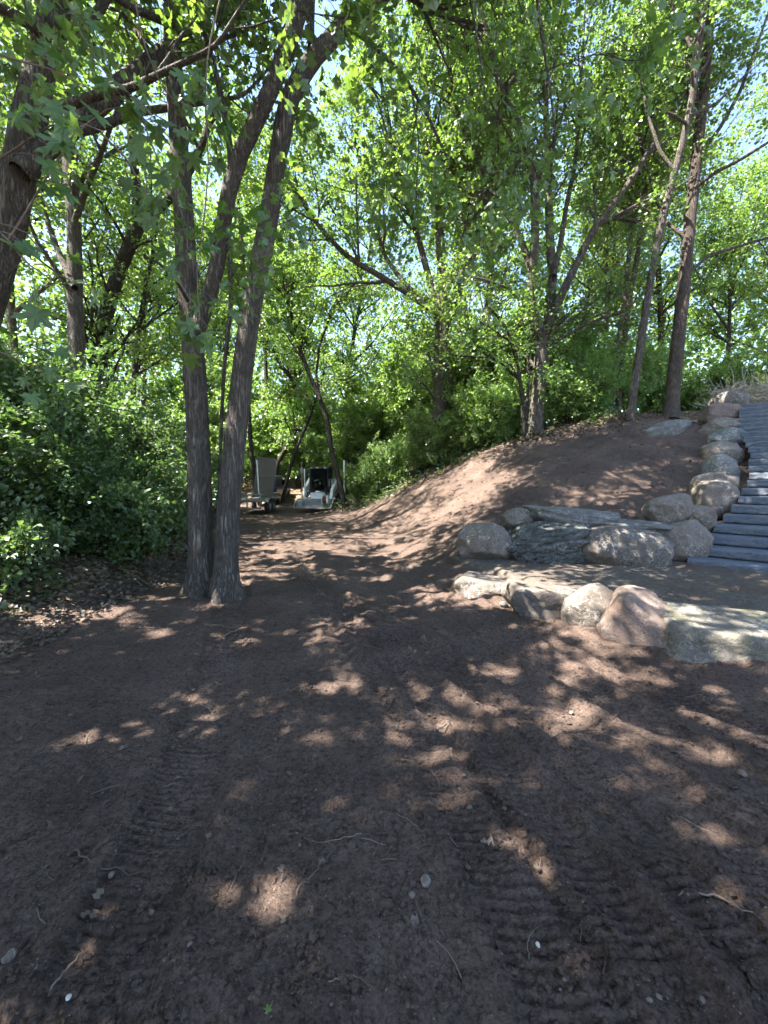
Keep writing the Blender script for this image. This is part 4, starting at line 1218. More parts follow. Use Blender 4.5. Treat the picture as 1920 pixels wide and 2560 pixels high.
# ------------------------------------------------------------------ soil crumbs, pebbles, litter, ground cover
gp = np.random.default_rng(55)
def scatter_rocks(name, n, smin, smax, mat, label, cat_, region, power=3.0, flat=.7, seed=1, sink=.3):
    x, y = region(n)
    keep = (poly_sdf(x, y, TERR) > .05)
    x, y = x[keep], y[keep]; n = len(x)
    z = ground_z(x, y) + 0.009 * fbm2(x * 3.5, y * 3.5, 2, 21) * np.clip(1.2 - np.hypot(x, y) / 14, 0, 1) + track_relief(x, y)
    V0, F0 = ICO1
    sz = smin + (smax - smin) * gp.random(n) ** power
    sc3 = np.stack([gp.uniform(.7, 1.3, n), gp.uniform(.7, 1.3, n), flat * gp.uniform(.6, 1.1, n)], 1)
    a_ = gp.uniform(0, 6.28, n)
    Vj = V0[None] * (1 + .25 * gp.normal(size=(n, len(V0), 1))) * sc3[:, None]
    ca, sa = np.cos(a_)[:, None], np.sin(a_)[:, None]
    W = np.stack([Vj[..., 0] * ca - Vj[..., 1] * sa, Vj[..., 0] * sa + Vj[..., 1] * ca, Vj[..., 2]], -1) * sz[:, None, None]
    W += np.stack([x, y, z + sz * sink], -1)[:, None]
    FF = (F0[None] + (np.arange(n) * len(V0))[:, None, None]).reshape(-1, 3)
    o = link(name, make_mesh(name, W.reshape(-1, 3), FF, M[mat], False))
    return tag(o, label, cat_, kind='stuff')
def near_region(n):
    y = np.exp(gp.uniform(math.log(1.0), math.log(8), n)); x = gp.uniform(-1.15, 1.15, n) * y
    k = (x > -3.9) & (x < 3.2); return x[k], y[k]
scatter_rocks('soil_crumbs', 15000, .0025, .017, 'soil', 'loose soil crumbs and clods scattered over the track', 'soil', near_region, 2.6)
scatter_rocks('pebbles', 420, .003, .010, 'pebble', 'small pale pebbles scattered over the bare soil', 'gravel', near_region, 3.0)
def hill_region(n):
    x = gp.uniform(1, 9, n); y = gp.uniform(7.4, 14, n); return x, y
scatter_rocks('slope_clods', 3200, .006, .03, 'soil', 'soil clods on the bare slope above the wall', 'soil', hill_region, 3.0)
# gravel on the terrace
n = 2600
x = gp.uniform(1.2, 7, n); y = gp.uniform(2.4, 7, n); k = poly_sdf(x, y, TERR) < -.05; x, y = x[k], y[k]; n = len(x)
V0, F0 = ICO1
sz = .004 + .010 * gp.random(n) ** 3
W = V0[None] * (1 + .25 * gp.normal(size=(n, len(V0), 1))) * sz[:, None, None] + np.stack([x, y, ground_z(x, y) + .003], -1)[:, None]
tag(link('terrace_gravel', make_mesh('terrace_gravel', W.reshape(-1, 3), (F0[None] + (np.arange(n) * len(V0))[:, None, None]).reshape(-1, 3), M['pebble'], False)), 'fine gravel on the terrace between the two boulder rows', 'gravel', kind='stuff')

def scatter_leaves(name, xs, ys, mat, size, label, cat_, lift=.012, flat=.25, kind='wide', hspread=0.0):
    n = len(xs)
    z = ground_z(xs, ys) + lift + hspread * gp.random(n) ** 1.6
    nr = gp.normal(size=(n, 3)) * flat; nr[:, 2] += 1
    ax = gp.normal(size=(n, 3)); ax[:, 2] *= .3
    V, F, T = leaves(np.stack([xs, ys, z], 1), ax, nr, size * gp.uniform(.5, 1.2, n), kind, np.clip(gp.normal(.4, .3, n), 0, 1))
    return tag(link(name, make_mesh(name, V, F, M[mat], False, {'tone': T})), label, cat_, kind='stuff')
n = 16000
y = gp.uniform(2, 16, n); x = np.interp(y, [a for a, b in LITTER_L], [b for a, b in LITTER_L]) + .35 - 4.0 * gp.random(n) ** 1.3
scatter_leaves('leaf_litter', x, y, 'litter', .055, 'dry brown leaf litter on the left bank', 'leaf litter', .015, .5)
n = 260
y = np.exp(gp.uniform(math.log(1.3), math.log(14), n)); x = gp.uniform(-1, .7, n) * y; k = (x > -4) & (x < 2); x, y = x[k], y[k]
scatter_leaves('fallen_leaves', x, y, 'litter', .032, 'few dry leaves scattered over the soil track', 'leaf litter', .008, .35, 'maple')
n = 9000
t = gp.random(n); ly = [b for a, b in LITTER_R[2:10]]; lx = [a for a, b in LITTER_R[2:10]]
y = np.interp(t, np.linspace(0, 1, len(lx)), lx) + gp.uniform(-.7, 1.6, n)
x = np.interp(t, np.linspace(0, 1, len(lx)), ly) + gp.uniform(-.5, 1.2, n)
scatter_leaves('slope_litter', x, y, 'litter', .075, 'dry leaves strewn where the bare slope meets the wood', 'leaf litter', .015, .5)
n = 7000
t = gp.random(n)
y = np.interp(t, np.linspace(0, 1, len(lx)), lx) + gp.uniform(-.3, 2.0, n) + .15
x = np.interp(t, np.linspace(0, 1, len(lx)), ly) + gp.uniform(-1.6, 1.4, n)
k = noise2(x * 1.1, y * 1.1, 71) > gp.uniform(-.4, .35, n); x, y = x[k], y[k]
scatter_leaves('ground_cover', x, y, 'leaf_shrub', .11, 'low green creeping plants along the top edge of the bare slope', 'ground cover', .02, .5, 'wide', .35)
n = 5000
y = gp.uniform(2.5, 14, n); x = np.interp(y, [a for a, b in LITTER_L], [b for a, b in LITTER_L]) - .25 - 2.2 * gp.random(n)
k = noise2(x * 1.3, y * 1.3, 72) > .0; x, y = x[k], y[k]
scatter_leaves('bank_weeds', x, y, 'leaf_shrub', .08, 'low weeds growing at the foot of the left bank', 'weeds', .02, .5, 'oval', .28)
# twig litter
n = 150
yy = np.exp(gp.uniform(math.log(1.2), math.log(11), n)); xx = gp.uniform(-1.1, 1.0, n) * yy; k = (xx > -4.3) & (xx < 3); xx, yy = xx[k], yy[k]; n = len(xx)
aa = gp.uniform(0, 6.28, n); L = gp.uniform(.03, .22, n) * np.clip(yy / 3, .6, 1.6)
Pp = np.stack([np.stack([xx + np.cos(aa) * L * s + .06 * L * np.sin(s * 5 + aa), yy + np.sin(aa) * L * s + .06 * L * np.cos(s * 4 + aa)], -1) for s in (0, .33, .66, 1)], 1)
Zz = ground_z(Pp[..., 0], Pp[..., 1]) + .001 + gp.uniform(0, .008, (n, 1))
V, F = tubes(np.concatenate([Pp, Zz[..., None]], -1), np.repeat(gp.uniform(.001, .0026, n)[:, None], 4, 1), 4)
tag(link('twig_litter', make_mesh('twig_litter', V, F, M['twig'], True)), 'scattered short dry twigs and root ends on the bare soil', 'twigs', kind='stuff')

def stick(pts, r, label, mat='twig', name='stick', lift=.008):
    P = []
    for k, (u, v) in enumerate(pts):
        h_ = hit(u, v)
        P.append(h_ + [0, 0, r * .7 + lift * (1 if 0 < k < len(pts) - 1 else .4)])
    P = resample(np.array(P), 14)
    r *= .72
    P[1:-1] += gp.normal(size=(12, 3)) * r * 1.1
    V, F = tubes(P[None], (r * np.linspace(1, .4, 14))[None], 7, .25, 3)
    o = link(name, make_mesh(name, V - P[0], F, M[mat], True), None, P[0])
    return tag(o, label, 'stick' if name == 'stick' else 'root', 'sticks and roots lying on the soil')
stick([(190, 2135), (225, 2160), (270, 2182), (320, 2192), (362, 2188)], .006, 'dark curved stick lying at the lower left', 'twig_dark')
stick([(315, 2052), (312, 2100), (295, 2130), (278, 2160)], .003, 'pale thin root above the dark curved stick at the lower left', name='root')
stick([(125, 2490), (160, 2440), (185, 2420), (207, 2383)], .005, 'crooked stick near the lower left corner')
stick([(1745, 2237), (1790, 2252), (1850, 2280), (1930, 2322)], .005, 'long thin stick crossing the sunlit patch at the right edge')
stick([(1212, 2112), (1230, 2122), (1256, 2133)], .010, 'short thick stick right of the middle')
stick([(1322, 2405), (1318, 2365), (1330, 2340), (1346, 2325)], .003, 'thin upright-curling root in the small sunlit patch', name='root')
stick([(742, 2250), (748, 2220), (790, 2190), (805, 2150)], .0035, 'bent pale root in the lower middle', name='root')
stick([(905, 2088), (850, 2110), (800, 2118), (760, 2105)], .003, 'wavy pale root just above the bent one in the lower middle', name='root')
stick([(1770, 1832), (1790, 1842), (1812, 1856)], .014, 'weathered grey wood piece at the right below the boulders')
stick([(1092, 1830), (1108, 1820), (1126, 1811)], .009, 'short pale stick lying across a tread mark')
stick([(355, 1558), (400, 1552), (450, 1553), (505, 1568)], .006, 'long thin dark root left of the twin trunks', 'twig_dark', 'root')
stick([(468, 1592), (500, 1580), (540, 1565), (590, 1572)], .007, 'pale forked root in the sunlit litter before the twin trunks', name='root')
stick([(560, 1592), (600, 1580), (640, 1562)], .008, 'thick pale stick right of the forked root')
stick([(350, 1572), (390, 1573), (432, 1580)], .006, 'pale straight stick below the long dark root')
stick([(600, 1892), (630, 1850), (672, 1812)], .0035, 'slanting thin root left of the middle', name='root')
stick([(820, 2462), (860, 2448), (900, 2456), (935, 2478)], .003, 'arched thin root near the bottom edge', name='root')
stick([(410, 1740), (460, 1765), (520, 1772)], .004, 'bowed dark root below the tread marks at left', 'twig_dark', 'root')
stick([(1470, 2330), (1490, 2290), (1500, 2270)], .003, 'short straight twig at the lower right')

stick([(1590, 1180), (1540, 1192), (1500, 1200)], .010, 'thin dark branch lying on the upper slope below the pale slab', 'twig_dark')
stick([(1330, 1165), (1318, 1178), (1308, 1195)], .012, 'dark stick poking from the left part of the bare slope', 'twig_dark')
stick([(1480, 1225), (1500, 1218), (1525, 1214)], .009, 'short pale stick in the middle of the bare slope')
def small_stone(u, v, px, mat, label, seed, flat=.75):
    h_ = hit(u, v)
    r = px / 2 / F_PX * h_[1] * 1.1
    o = link('stone', rock_mesh('stone', (r, r * .85, r * flat), mat, seed, power=2.4, cuts=5, base=ICO2), None, h_ + [0, 0, r * flat * .45])
    o.rotation_euler = (0, 0, seed)
    tag(o, label, 'stone', 'stones lying on the soil')
M['white_stone'] = mat_simple('white_stone', (0.45, 0.43, 0.39), 0.6, vary=.1, scale=30)
small_stone(1065, 2208, 30, 'rock_tan', 'rounded stone near the lower middle, largest there', 61)
small_stone(1030, 2243, 20, 'pebble', 'brown pebble just left of the largest stone in the lower middle', 62)
small_stone(456, 2374, 15, 'white_stone', 'small bright white stone in the lower left', 63)
small_stone(25, 2398, 30, 'rock_tan', 'pale broken stone at the lower left edge', 64)
small_stone(172, 2502, 16, 'white_stone', 'flat white chip near the bottom left', 65, .3)
small_stone(455, 2548, 26, 'rock_tan', 'pale chip in a hollow at the bottom edge', 66)
small_stone(280, 2196, 16, 'pebble', 'brown pebble beside the dark curved stick', 67)
small_stone(1345, 2367, 13, 'white_stone', 'tiny white stone in the small sunlit patch', 68)
small_stone(1522, 2355, 28, 'rock_brown', 'angular brown clod-like stone at the lower right', 69)
small_stone(1176, 2026, 18, 'rock_tan', 'pale flat stone beside a tread mark', 70, .5)
small_stone(1855, 1938, 20, 'rock_tan', 'light brown pebble at the right edge', 71)
small_stone(1260, 1530 - 15, 20, 'rock_grey', 'grey stone before the half-buried terrace boulder', 72)
hb = hit(672, 2545)
V, F = LEAF_T['maple_near']
o = link('fallen_leaf', make_mesh('fallen_leaf', V * .022, F, M['leaf_sapling'], False, {'tone': np.full(len(V), .8)}), None, hb + [0, 0, .012]); o.rotation_euler = (.2, .1, .5)
tag(o, 'small bright green leaf on the soil at the bottom edge', 'leaf')

# dead brush heaped beyond the top of the stairs
c = at(1885, 1000, 16.2); zc = gz(c[0], c[1])
n = 340
P0 = np.stack([c[0] + np.clip(gp.normal(0, .8, n), -1.5, 1.5), c[1] + np.clip(gp.normal(0, .45, n), -.8, .8), zc + gp.uniform(0, .9, n)], 1)
d_ = gp.normal(size=(n, 3)) * [1, .6, .55]; d_ /= np.linalg.norm(d_, axis=1, keepdims=True)
L = gp.uniform(.5, 1.7, n)
Pb = np.stack([P0 + d_ * (L * s)[:, None] + [0, 0, .0] + gp.normal(size=(n, 3)) * .06 for s in (-.5, -.2, .1, .35, .5)], 1)
Pb[..., 2] = np.maximum(Pb[..., 2], zc + .02)
V, F = tubes(Pb, gp.uniform(.006, .022, n)[:, None] * np.linspace(1, .5, 5)[None], 5)
o = link('brush_pile', make_mesh('brush_pile', V - [c[0], c[1], zc], F, M['brush'], True), None, (c[0], c[1], zc))
tag(o, 'tangled heap of bleached dead branches beyond the top of the stairs', 'brush pile')

# ------------------------------------------------------------------ vehicles
class MB:
    def __init__(s): s.v, s.f = [], []
    def add(s, V, F):
        o = len(s.v); s.v += [tuple(p_) for p_ in V]; s.f += [tuple(i + o for i in f_) for f_ in F]; return s
    def box(s, x0, x1, y0, y1, z0, z1):
        V = [(x, y, z) for x in (x0, x1) for y in (y0, y1) for z in (z0, z1)]
        return s.add(V, [(0, 1, 3, 2), (4, 6, 7, 5), (0, 4, 5, 1), (2, 3, 7, 6), (0, 2, 6, 4), (1, 5, 7, 3)])
    def prism_x(s, poly, x0, x1):
        """poly of (y,z) extruded in x"""
        n = len(poly)
        V = [(x0, y, z) for y, z in poly] + [(x1, y, z) for y, z in poly]
        F = [tuple(range(n))[::-1], tuple(range(n, 2 * n))] + [(k, (k + 1) % n, (k + 1) % n + n, k + n) for k in range(n)]
        return s.add(V, F)
    def prism_y(s, poly, y0, y1):
        n = len(poly)
        V = [(x, y0, z) for x, z in poly] + [(x, y1, z) for x, z in poly]
        F = [tuple(range(n)), tuple(range(n, 2 * n))[::-1]] + [(k, k + n, (k + 1) % n + n, (k + 1) % n) for k in range(n)]
        return s.add(V, F)
    def bar(s, a, b, r, n=8):
        P = np.array([[a, b]], float)
        V, F = tubes(P, np.full((1, 2), r), n)
        s.add(V, F)
        s.add(V[:n], [tuple(range(n))[::-1]]); s.add(V[n:], [tuple(range(n))])
        return s
    def wheel(s, x0, x1, y, z, r, n=28, bev=.03):
        prof = [(x0, r * .55), (x0, r - bev), (x0 + bev, r), (x1 - bev, r), (x1, r - bev), (x1, r * .55)]
        V = []; k = len(prof)
        for i in range(n):
            t = i / n * 2 * math.pi
            V += [(px, y + math.cos(t) * pr, z + math.sin(t) * pr) for px, pr in prof]
        F = [(i * k + j, i * k + j + 1, ((i + 1) % n) * k + j + 1, ((i + 1) % n) * k + j) for i in range(n) for j in range(k)
             if j < k - 1]
        s.add(V, F)
        for x in (x0 + .02, x1 - .02):
            W = [(x, y + math.cos(i / n * 6.28319) * r * .57, z + math.sin(i / n * 6.28319) * r * .57) for i in range(n)]
            s.add(W, [tuple(range(n))])
        for i in range(n // 2):                        # tread lugs
            t = i / (n // 2) * 2 * math.pi
            c_, sn = math.cos(t), math.sin(t)
            q = [(xx, y + c_ * rr - sn * tt, z + sn * rr + c_ * tt) for xx in (x0 + .02, x1 - .02) for rr in (r - .01, r + .015) for tt in (-.02, .02)]
            s.add(q, [(0, 1, 3, 2), (4, 6, 7, 5), (0, 4, 5, 1), (2, 3, 7, 6), (0, 2, 6, 4), (1, 5, 7, 3)])
        return s
    def link(s, name, mat, parent, bevel=0.0, smooth=False):
        me = bpy.data.meshes.new(name)
        me.from_pydata(s.v, [], s.f); me.validate()
        if smooth: me.polygons.foreach_set('use_smooth', np.ones(len(me.polygons), bool))
        me.materials.append(M[mat])
        o = link(name, me, parent)
        if bevel:
            b = o.modifiers.new('bevel', 'BEVEL'); b.width = bevel; b.segments = 2; b.limit_method = 'ANGLE'
        return o

M['paint_white'] = mat_simple('worn_white_paint', (0.80, 0.81, 0.80), 0.4, vary=.05, scale=4, dirt=(.30, .25, .2), dirt_amt=.4)
M['black'] = mat_simple('black_plastic', (0.02, 0.02, 0.021), 0.5, vary=.3)
M['rubber'] = mat_simple('rubber', (0.028, 0.026, 0.025), 0.85, vary=.4, scale=10, dirt=(.10, .07, .055), dirt_amt=.6)
M['steel'] = mat_simple('grey_steel', (0.30, 0.30, 0.29), 0.5, metal=.4, vary=.2, dirt=(.16, .12, .09), dirt_amt=.6)
M['galv'] = mat_simple('galvanised', (0.28, 0.27, 0.25), 0.5, metal=.3, vary=.15)
M['wood'] = mat_simple('weathered_wood', (0.20, 0.18, 0.145), 0.85, vary=.3, scale=8)
M['mesh'] = mat_simple('rusty_mesh', (0.15, 0.125, 0.095), 0.75, vary=.35, scale=8)
M['navy'] = mat_simple('navy_paint', (0.012, 0.02, 0.06), 0.3, spec=.6, vary=.2)
M['orange'] = mat_simple('faded_orange', (0.42, 0.21, 0.08), 0.6, vary=.2)
M['rust'] = mat_simple('rust_hose', (0.17, 0.075, 0.05), 0.7, vary=.3)
M['tail_red'] = mat_simple('red_lens', (0.35, 0.02, 0.015), 0.25, vary=.1)
m, nt = new_mat('dark_glass'); N = NT(nt)
x = nt.nodes.new('ShaderNodeBsdfPrincipled'); x.inputs['Base Color'].default_value = (.02, .025, .025, 1); x.inputs['Roughness'].default_value = .05
x.inputs['Transmission Weight'].default_value = .6
N.out(x.outputs[0]); M['glass'] = m

# compact track loader facing the camera
lp = at(790, 1262, 20.0)
lz = gz(lp[0], lp[1] + 1.0)
LD = empty('track_loader', (lp[0], lp[1], lz), -.13)
tag(LD, 'white compact track loader with black cab parked facing us at the end of the track', 'loader')
MB().prism_x([(.95, .35), (2.5, .35), (2.75, .6), (2.75, 1.35), (2.45, 1.5), (1.5, 1.45), (.95, .8)], -.5, .5).link('body', 'paint_white', LD, .03)
cabm = MB()
cabm.box(-.47, .47, 1.5, 1.56, .8, 1.98)                        # back
for sx in (-1, 1):
    cabm.box(sx * .47 - .03, sx * .47 + .03, .55, .63, .95, 1.98).box(sx * .47 - .03, sx * .47 + .03, 1.0, 1.06, .8, 1.98)
    cabm.box(sx * .47 - .025, sx * .47 + .025, .63, 1.5, .72, 1.05)
cabm.prism_y([(-.47, 1.0), (-.38, 1.0), (-.2, .78), (.2, .78), (.38, 1.0), (.47, 1.0), (.47, .8), (.25, .6), (-.25, .6), (-.47, .8)], .53, .64)
cab = cabm.link('cab', 'black', LD, .015)
MB().prism_x([(.48, 1.95), (.5, 2.02), (.7, 2.06), (1.55, 2.06), (1.62, 1.97)], -.52, .52).link('roof', 'black', cab, .02)
MB().add([(-.44, .575, .82), (.44, .575, .82), (.44, .575, 1.96), (-.44, .575, 1.96), (-.44, .583, .82), (.44, .583, .82), (.44, .583, 1.96), (-.44, .583, 1.96)],
         [(0, 1, 2, 3), (7, 6, 5, 4), (0, 4, 5, 1), (1, 5, 6, 2), (2, 6, 7, 3), (3, 7, 4, 0)]).link('window_pane', 'glass', cab)
st_ = MB().box(-.25, .25, 1.05, 1.4, .85, 1.0).box(-.24, .24, 1.32, 1.45, 1.0, 1.55); st_.box(-.12, .12, 1.34, 1.44, 1.55, 1.72)
st_.link('seat', 'rubber', cab, .03)
MB().bar((-.2, .9, .85), (-.2, .85, 1.25), .03).bar((.2, .9, .85), (.2, .85, 1.25), .03).link('control_lever', 'steel', cab)
for sx in (-.36, .36): MB().box(sx - .06, sx + .06, .44, .52, 1.95, 2.05).link('headlight', 'galv', LD, .015)
for sx in (-1, 1):                                              # lift arms
    MB().prism_x([(2.72, 1.55), (2.55, 1.98), (2.3, 1.98), (.35, .95), (.02, .42), (.12, .25), (.35, .3), (.62, .72), (2.2, 1.45)], sx * .74 - .075, sx * .74 + .075).link('lift_arm', 'paint_white', LD, .02)
    MB().bar((sx * .62, 1.5, .75), (sx * .62, .55, .62), .045).bar((sx * .62, 1.5, .75), (sx * .62, 2.4, 1.2), .06).link('hydraulic_cylinder', 'steel', LD, 0)
    path = [(.55, .12), (.75, .0), (2.35, .0), (2.7, .16), (2.8, .42), (2.35, .72), (1.9, .74), (.75, .45), (.52, .28)]
    n_ = 64
    Pp = np.array(path + path[:1], float); s_ = np.r_[0, np.cumsum(np.hypot(*np.diff(Pp, axis=0).T))]
    tt = np.linspace(0, s_[-1], n_, endpoint=False)
    loop = np.stack([np.interp(tt, s_, Pp[:, 0]), np.interp(tt, s_, Pp[:, 1])], 1)
    tb = MB()
    xa, xb = sx * .78 - .16 + sx * .14, sx * .78 + .16 + sx * .14
    cen = loop.mean(0)
    inn = cen + (loop - cen) * .9
    V = []
    for k in range(n_):
        for q in ((xa, *loop[k]), (xb, *loop[k]), (xb, *inn[k]), (xa, *inn[k])): V.append(q)
    F = [(k * 4 + j, k * 4 + (j + 1) % 4, ((k + 1) % n_) * 4 + (j + 1) % 4, ((k + 1) % n_) * 4 + j) for k in range(n_) for j in range(4)]
    tb.add(V, F)
    for k in range(0, n_, 2):
        a_, b_ = loop[k], loop[(k + 1) % n_]
        nrm = (a_ - cen) / np.linalg.norm(a_ - cen) * .035
        tb.add([(xa, *a_), (xb, *a_), (xb, *b_), (xa, *b_), (xa, *(a_ + nrm)), (xb, *(a_ + nrm)), (xb, *(b_ + nrm)), (xa, *(b_ + nrm))],
               [(4, 5, 6, 7), (0, 1, 5, 4), (1, 2, 6, 5), (2, 3, 7, 6), (3, 0, 4, 7)])
    trk = tb.link('track', 'rubber', LD)
    rl = MB()
    for yy, zz, rr in ((.72, .2, .14), (1.15, .15, .12), (1.55, .15, .12), (1.95, .15, .12), (2.35, .18, .14), (2.45, .45, .22)):
        rl.wheel(xa + .05, xb - .05, yy, zz, rr, 18, .01)
    rl.box(xa + .08, xb - .08, .8, 2.4, .2, .45)
    rl.link('roller', 'steel', trk)
# grading box on the front
MB().prism_x([(-.55, .02), (-.5, .0), (.0, .0), (.08, .1), (.08, .42), (.02, .45), (.0, .12), (-.05, .06), (-.5, .05)], -.98, .92).link('bucket', 'steel', LD, .01)
for sx in (-.98, .9): MB().prism_x([(-.5, .01), (.08, .0), (.08, .42), (-.1, .36), (-.48, .12)], sx - .02, sx + .02).link('bucket_side', 'steel', LD)
MB().box(-.99, .93, -.58, -.53, .0, .045).link('cutting_edge', 'galv', LD)
MB().box(-.9, .95, .1, .22, .42, .5).box(-.35, .35, .2, .5, .45, .75).link('coupler', 'paint_white', LD, .015)
MB().bar((-.72, .05, .3), (-.72, .05, 1.25), .028).link('mast', 'orange', LD)
MB().bar((-.58, .02, .4), (-.58, .02, 1.95), .03).link('mast', 'paint_white', LD)
mm = MB().bar((-.72, .05, 1.2), (-.72, .05, 2.28), .022).link('mast', 'galv', LD)
MB().box(-.79, -.65, -.02, .12, 1.72, 1.98).link('receiver', 'galv', mm, .02)
MB().box(-.96, -.8, -.02, .12, 1.42, 1.62).link('receiver', 'black', mm, .02)
hr = MB()
for q in (.0, .045, .09, .135):
    ring = [(.42 + q, .02 + math.cos(t) * .17 - .1, .42 + math.sin(t) * .17) for t in np.linspace(0, 2 * math.pi, 20)]
    V, F = tubes(np.array([ring]), np.full((1, 20), .028), 6); hr.add(V, F)
hr.link('hose_coil', 'rust', LD, 0, True)
MB().box(.36, .4, -.28, .08, .2, .62).box(.6, .68, -.28, .08, .22, .6).link('reel_frame', 'paint_white', LD, .01)
# pail standing on the blade
pp = LD.location + Matrix.Rotation(-.13, 3, 'Z') @ Vector((-.78, -.28, .062))
PL = empty('white_pail', pp)
V = []; n_ = 20
for z_, r_ in ((0, .13), (.3, .155), (.3, .165), (.33, .165), (.33, .15), (.02, .125)):
    V += [(r_ * math.cos(k / n_ * 6.28319), r_ * math.sin(k / n_ * 6.28319), z_) for k in range(n_)]
F = [(j * n_ + k, j * n_ + (k + 1) % n_, (j + 1) * n_ + (k + 1) % n_, (j + 1) * n_ + k) for j in range(5) for k in range(n_)] + [tuple(range(5 * n_, 6 * n_)), tuple(range(n_))[::-1]]
MB().add(V, F).link('pail_body', 'paint_white', PL, 0, True)
hp = [(.16 * math.cos(t), -.05 - .09 * math.sin(t), .29 - .12 * math.sin(t)) for t in np.linspace(0, math.pi, 12)]
V, F = tubes(np.array([hp]), np.full((1, 12), .005), 5)
MB().add(V, F).link('pail_handle', 'steel', PL)
tag(PL, 'white pail standing on the left end of the loader blade', 'pail')

# utility trailer, tail towards us
tp = at(602, 1283, 18.6)
TR = empty('utility_trailer', (tp[0], tp[1], gz(tp[0], tp[1]) - .03), .04)
tag(TR, 'grey utility trailer with slatted sides parked behind the twin trunks', 'trailer')
MB().box(-.95, .95, 0, 3.8, .56, .62).link('deck', 'wood', TR)
fr = MB().box(-.96, .96, -.04, .04, .6, .68).box(-.96, .96, -.04, .04, .88, .94).box(-.96, .96, -.05, .0, .24, .30)
for x in (-.93, -.3, .3, .9): fr.box(x - .03, x + .03, -.03, .03, .26, .92)
for sx in (-.95, .95): fr.box(sx - .035, sx + .035, .04, 3.8, .6, .68).box(sx - .03, sx + .03, .04, 3.8, .88, .93)
fr.bar((-.25, 0, .66), (.25, 0, .9), .015).bar((.25, 0, .66), (.85, 0, .9), .015).bar((-.06, 3.8, .55), (-.03, 5.0, .5), .05)
fr.link('frame', 'galv', TR, .008)
for sx in (-.95, .95):
    for k in range(19):
        MB().box(sx - .012, sx + .012, .12 + k * .19, .2 + k * .19, .68, .88).link('slat', 'wood', TR)
for sx in (-1, 1):
    for yy in (.55, 1.32):
        w_ = MB().wheel(sx * 1.13 - .11, sx * 1.13 + .11, yy, .32, .32).link('wheel', 'rubber', TR)
        n_ = 20; rx_ = sx * 1.13 + sx * .115
        MB().bar((sx * 1.13, yy, .32), (rx_, yy, .32), .165, 20).bar((rx_, yy, .32), (rx_ + sx * .03, yy, .32), .05, 12).link('rim', 'galv', w_)
    MB().prism_x([(.15, .55), (.25, .72), (.6, .76), (1.3, .76), (1.65, .72), (1.75, .55), (1.7, .55), (1.6, .69), (.3, .69), (.2, .55)], sx * 1.02 if sx > 0 else -1.24, 1.24 if sx > 0 else -1.02).link('fender', 'steel', TR)
# raised mesh ramp: frame with a grid of wires
A_, B_, C_, D_ = (Vector(at(*q)) for q in ((633, 1236, 19.6), (679, 1247, 19.2), (694, 1149, 19.6), (645, 1142, 20.0)))
TRi = TR.matrix_basis.inverted()
A_, B_, C_, D_ = (TRi @ q for q in (A_, B_, C_, D_))
rf = MB()
for p_, q in ((A_, B_), (B_, C_), (C_, D_), (D_, A_), (A_.lerp(D_, .5), B_.lerp(C_, .5)), (A_.lerp(B_, .5), D_.lerp(C_, .5))): rf.bar(p_, q, .022, 6)
ramp = rf.link('ramp', 'mesh', TR)
mg = MB()
for k in range(1, 30):
    t = k / 30
    mg.bar(A_.lerp(B_, t), D_.lerp(C_, t), .0135, 4)
for k in range(1, 46):
    t = k / 46
    mg.bar(A_.lerp(D_, t), B_.lerp(C_, t), .0135, 4)
mg.link('ramp_mesh', 'mesh', ramp)
q0, q1 = TRi @ Vector(at(647, 1236, 18.7)), TRi @ Vector(at(642, 1150, 18.7))
MB().bar(q0, q1, .03, 8).link('pole', 'paint_white', TR)

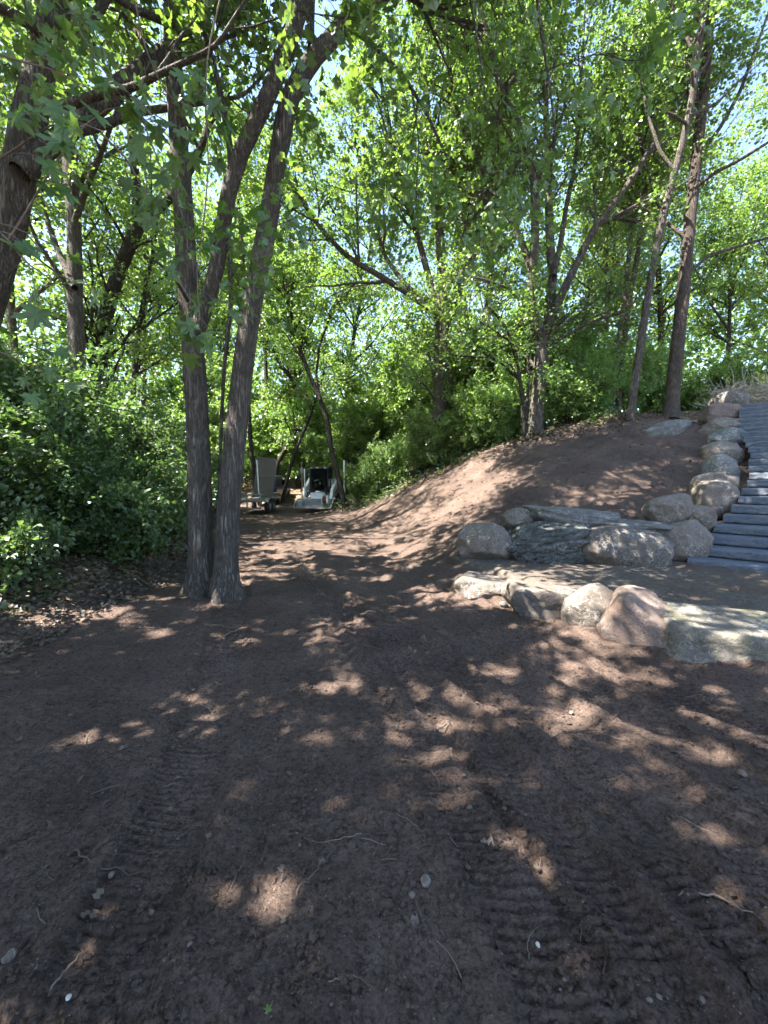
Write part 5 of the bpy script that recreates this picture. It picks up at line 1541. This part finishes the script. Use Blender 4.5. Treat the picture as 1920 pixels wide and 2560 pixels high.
# dark blue vehicle ahead of it, mostly hidden
kp = at(667, 1262, 23.6)
PK = empty('utility_vehicle', (kp[0] - .05, kp[1], gz(kp[0], kp[1])), .04)
tag(PK, 'dark blue utility vehicle mostly hidden behind the raised mesh ramp', 'vehicle'); PK.scale = (.68, .8, 1.0)
MB().prism_x([(0, .5), (0, 1.1), (1.9, 1.15), (2.0, 1.15), (2.0, .95), (5.2, .98), (5.3, .8), (5.3, .45), (4.8, .4), (.4, .4)], -.95, .95).link('body', 'navy', PK, .04)
MB().prism_x([(.02, 1.08), (.12, 1.78), (1.9, 1.84), (1.93, 1.12)], -.9, .9).link('bed_cap', 'navy', PK, .04)
cb = MB().prism_x([(1.95, 1.12), (2.15, 1.8), (3.2, 1.82), (3.9, 1.1)], -.85, .85).link('cab', 'navy', PK, .05)
MB().prism_x([(1.955, 1.2), (2.13, 1.72), (2.11, 1.73), (1.935, 1.21)], -.7, .7).link('rear_window', 'glass', cb)
MB().box(.855, .862, 2.3, 3.3, 1.25, 1.7).link('side_window', 'glass', cb)
for sx in (-1, 1):
    for yy in (.95, 4.3):
        w_ = MB().wheel(sx * .85 - .12, sx * .85 + .13, yy, .38, .38).link('wheel', 'rubber', PK)
        MB().bar((sx * .9, yy, .38), (sx * .99, yy, .38), .2, 18).link('rim', 'galv', w_)
MB().box(-.9, .9, -.1, .02, .42, .58).link('bumper', 'galv', PK, .02)

# white post with slack wires right of the loader
wp = at(861, 1230, 20.8); wz = gz(wp[0], wp[1])
PO = empty('fence_post', (wp[0], wp[1], wz))
tag(PO, 'thin white post with slack wires running right from its top', 'post')
ptop = at(861, 1151, 20.8)[2] - wz
MB().bar((0, 0, -.2), (0, 0, ptop), .045, 10).link('post', 'paint_white', PO)
for dz, (u, v, Y) in ((-.02, (935, 1182, 20.4)), (-.12, (915, 1178, 20.4)), (-.5, (950, 1196, 20.2))):
    e_ = at(u, v, Y) - [wp[0], wp[1], wz]
    s0 = np.array([0, 0, ptop + dz])
    P = np.array([[s0 + (e_ - s0) * t - [0, 0, .25 * t * (1 - t)] for t in np.linspace(0, 1, 9)]])
    V, F = tubes(P, np.full((1, 9), .012), 5)
    MB().add(V, F).link('wire', 'galv', PO)
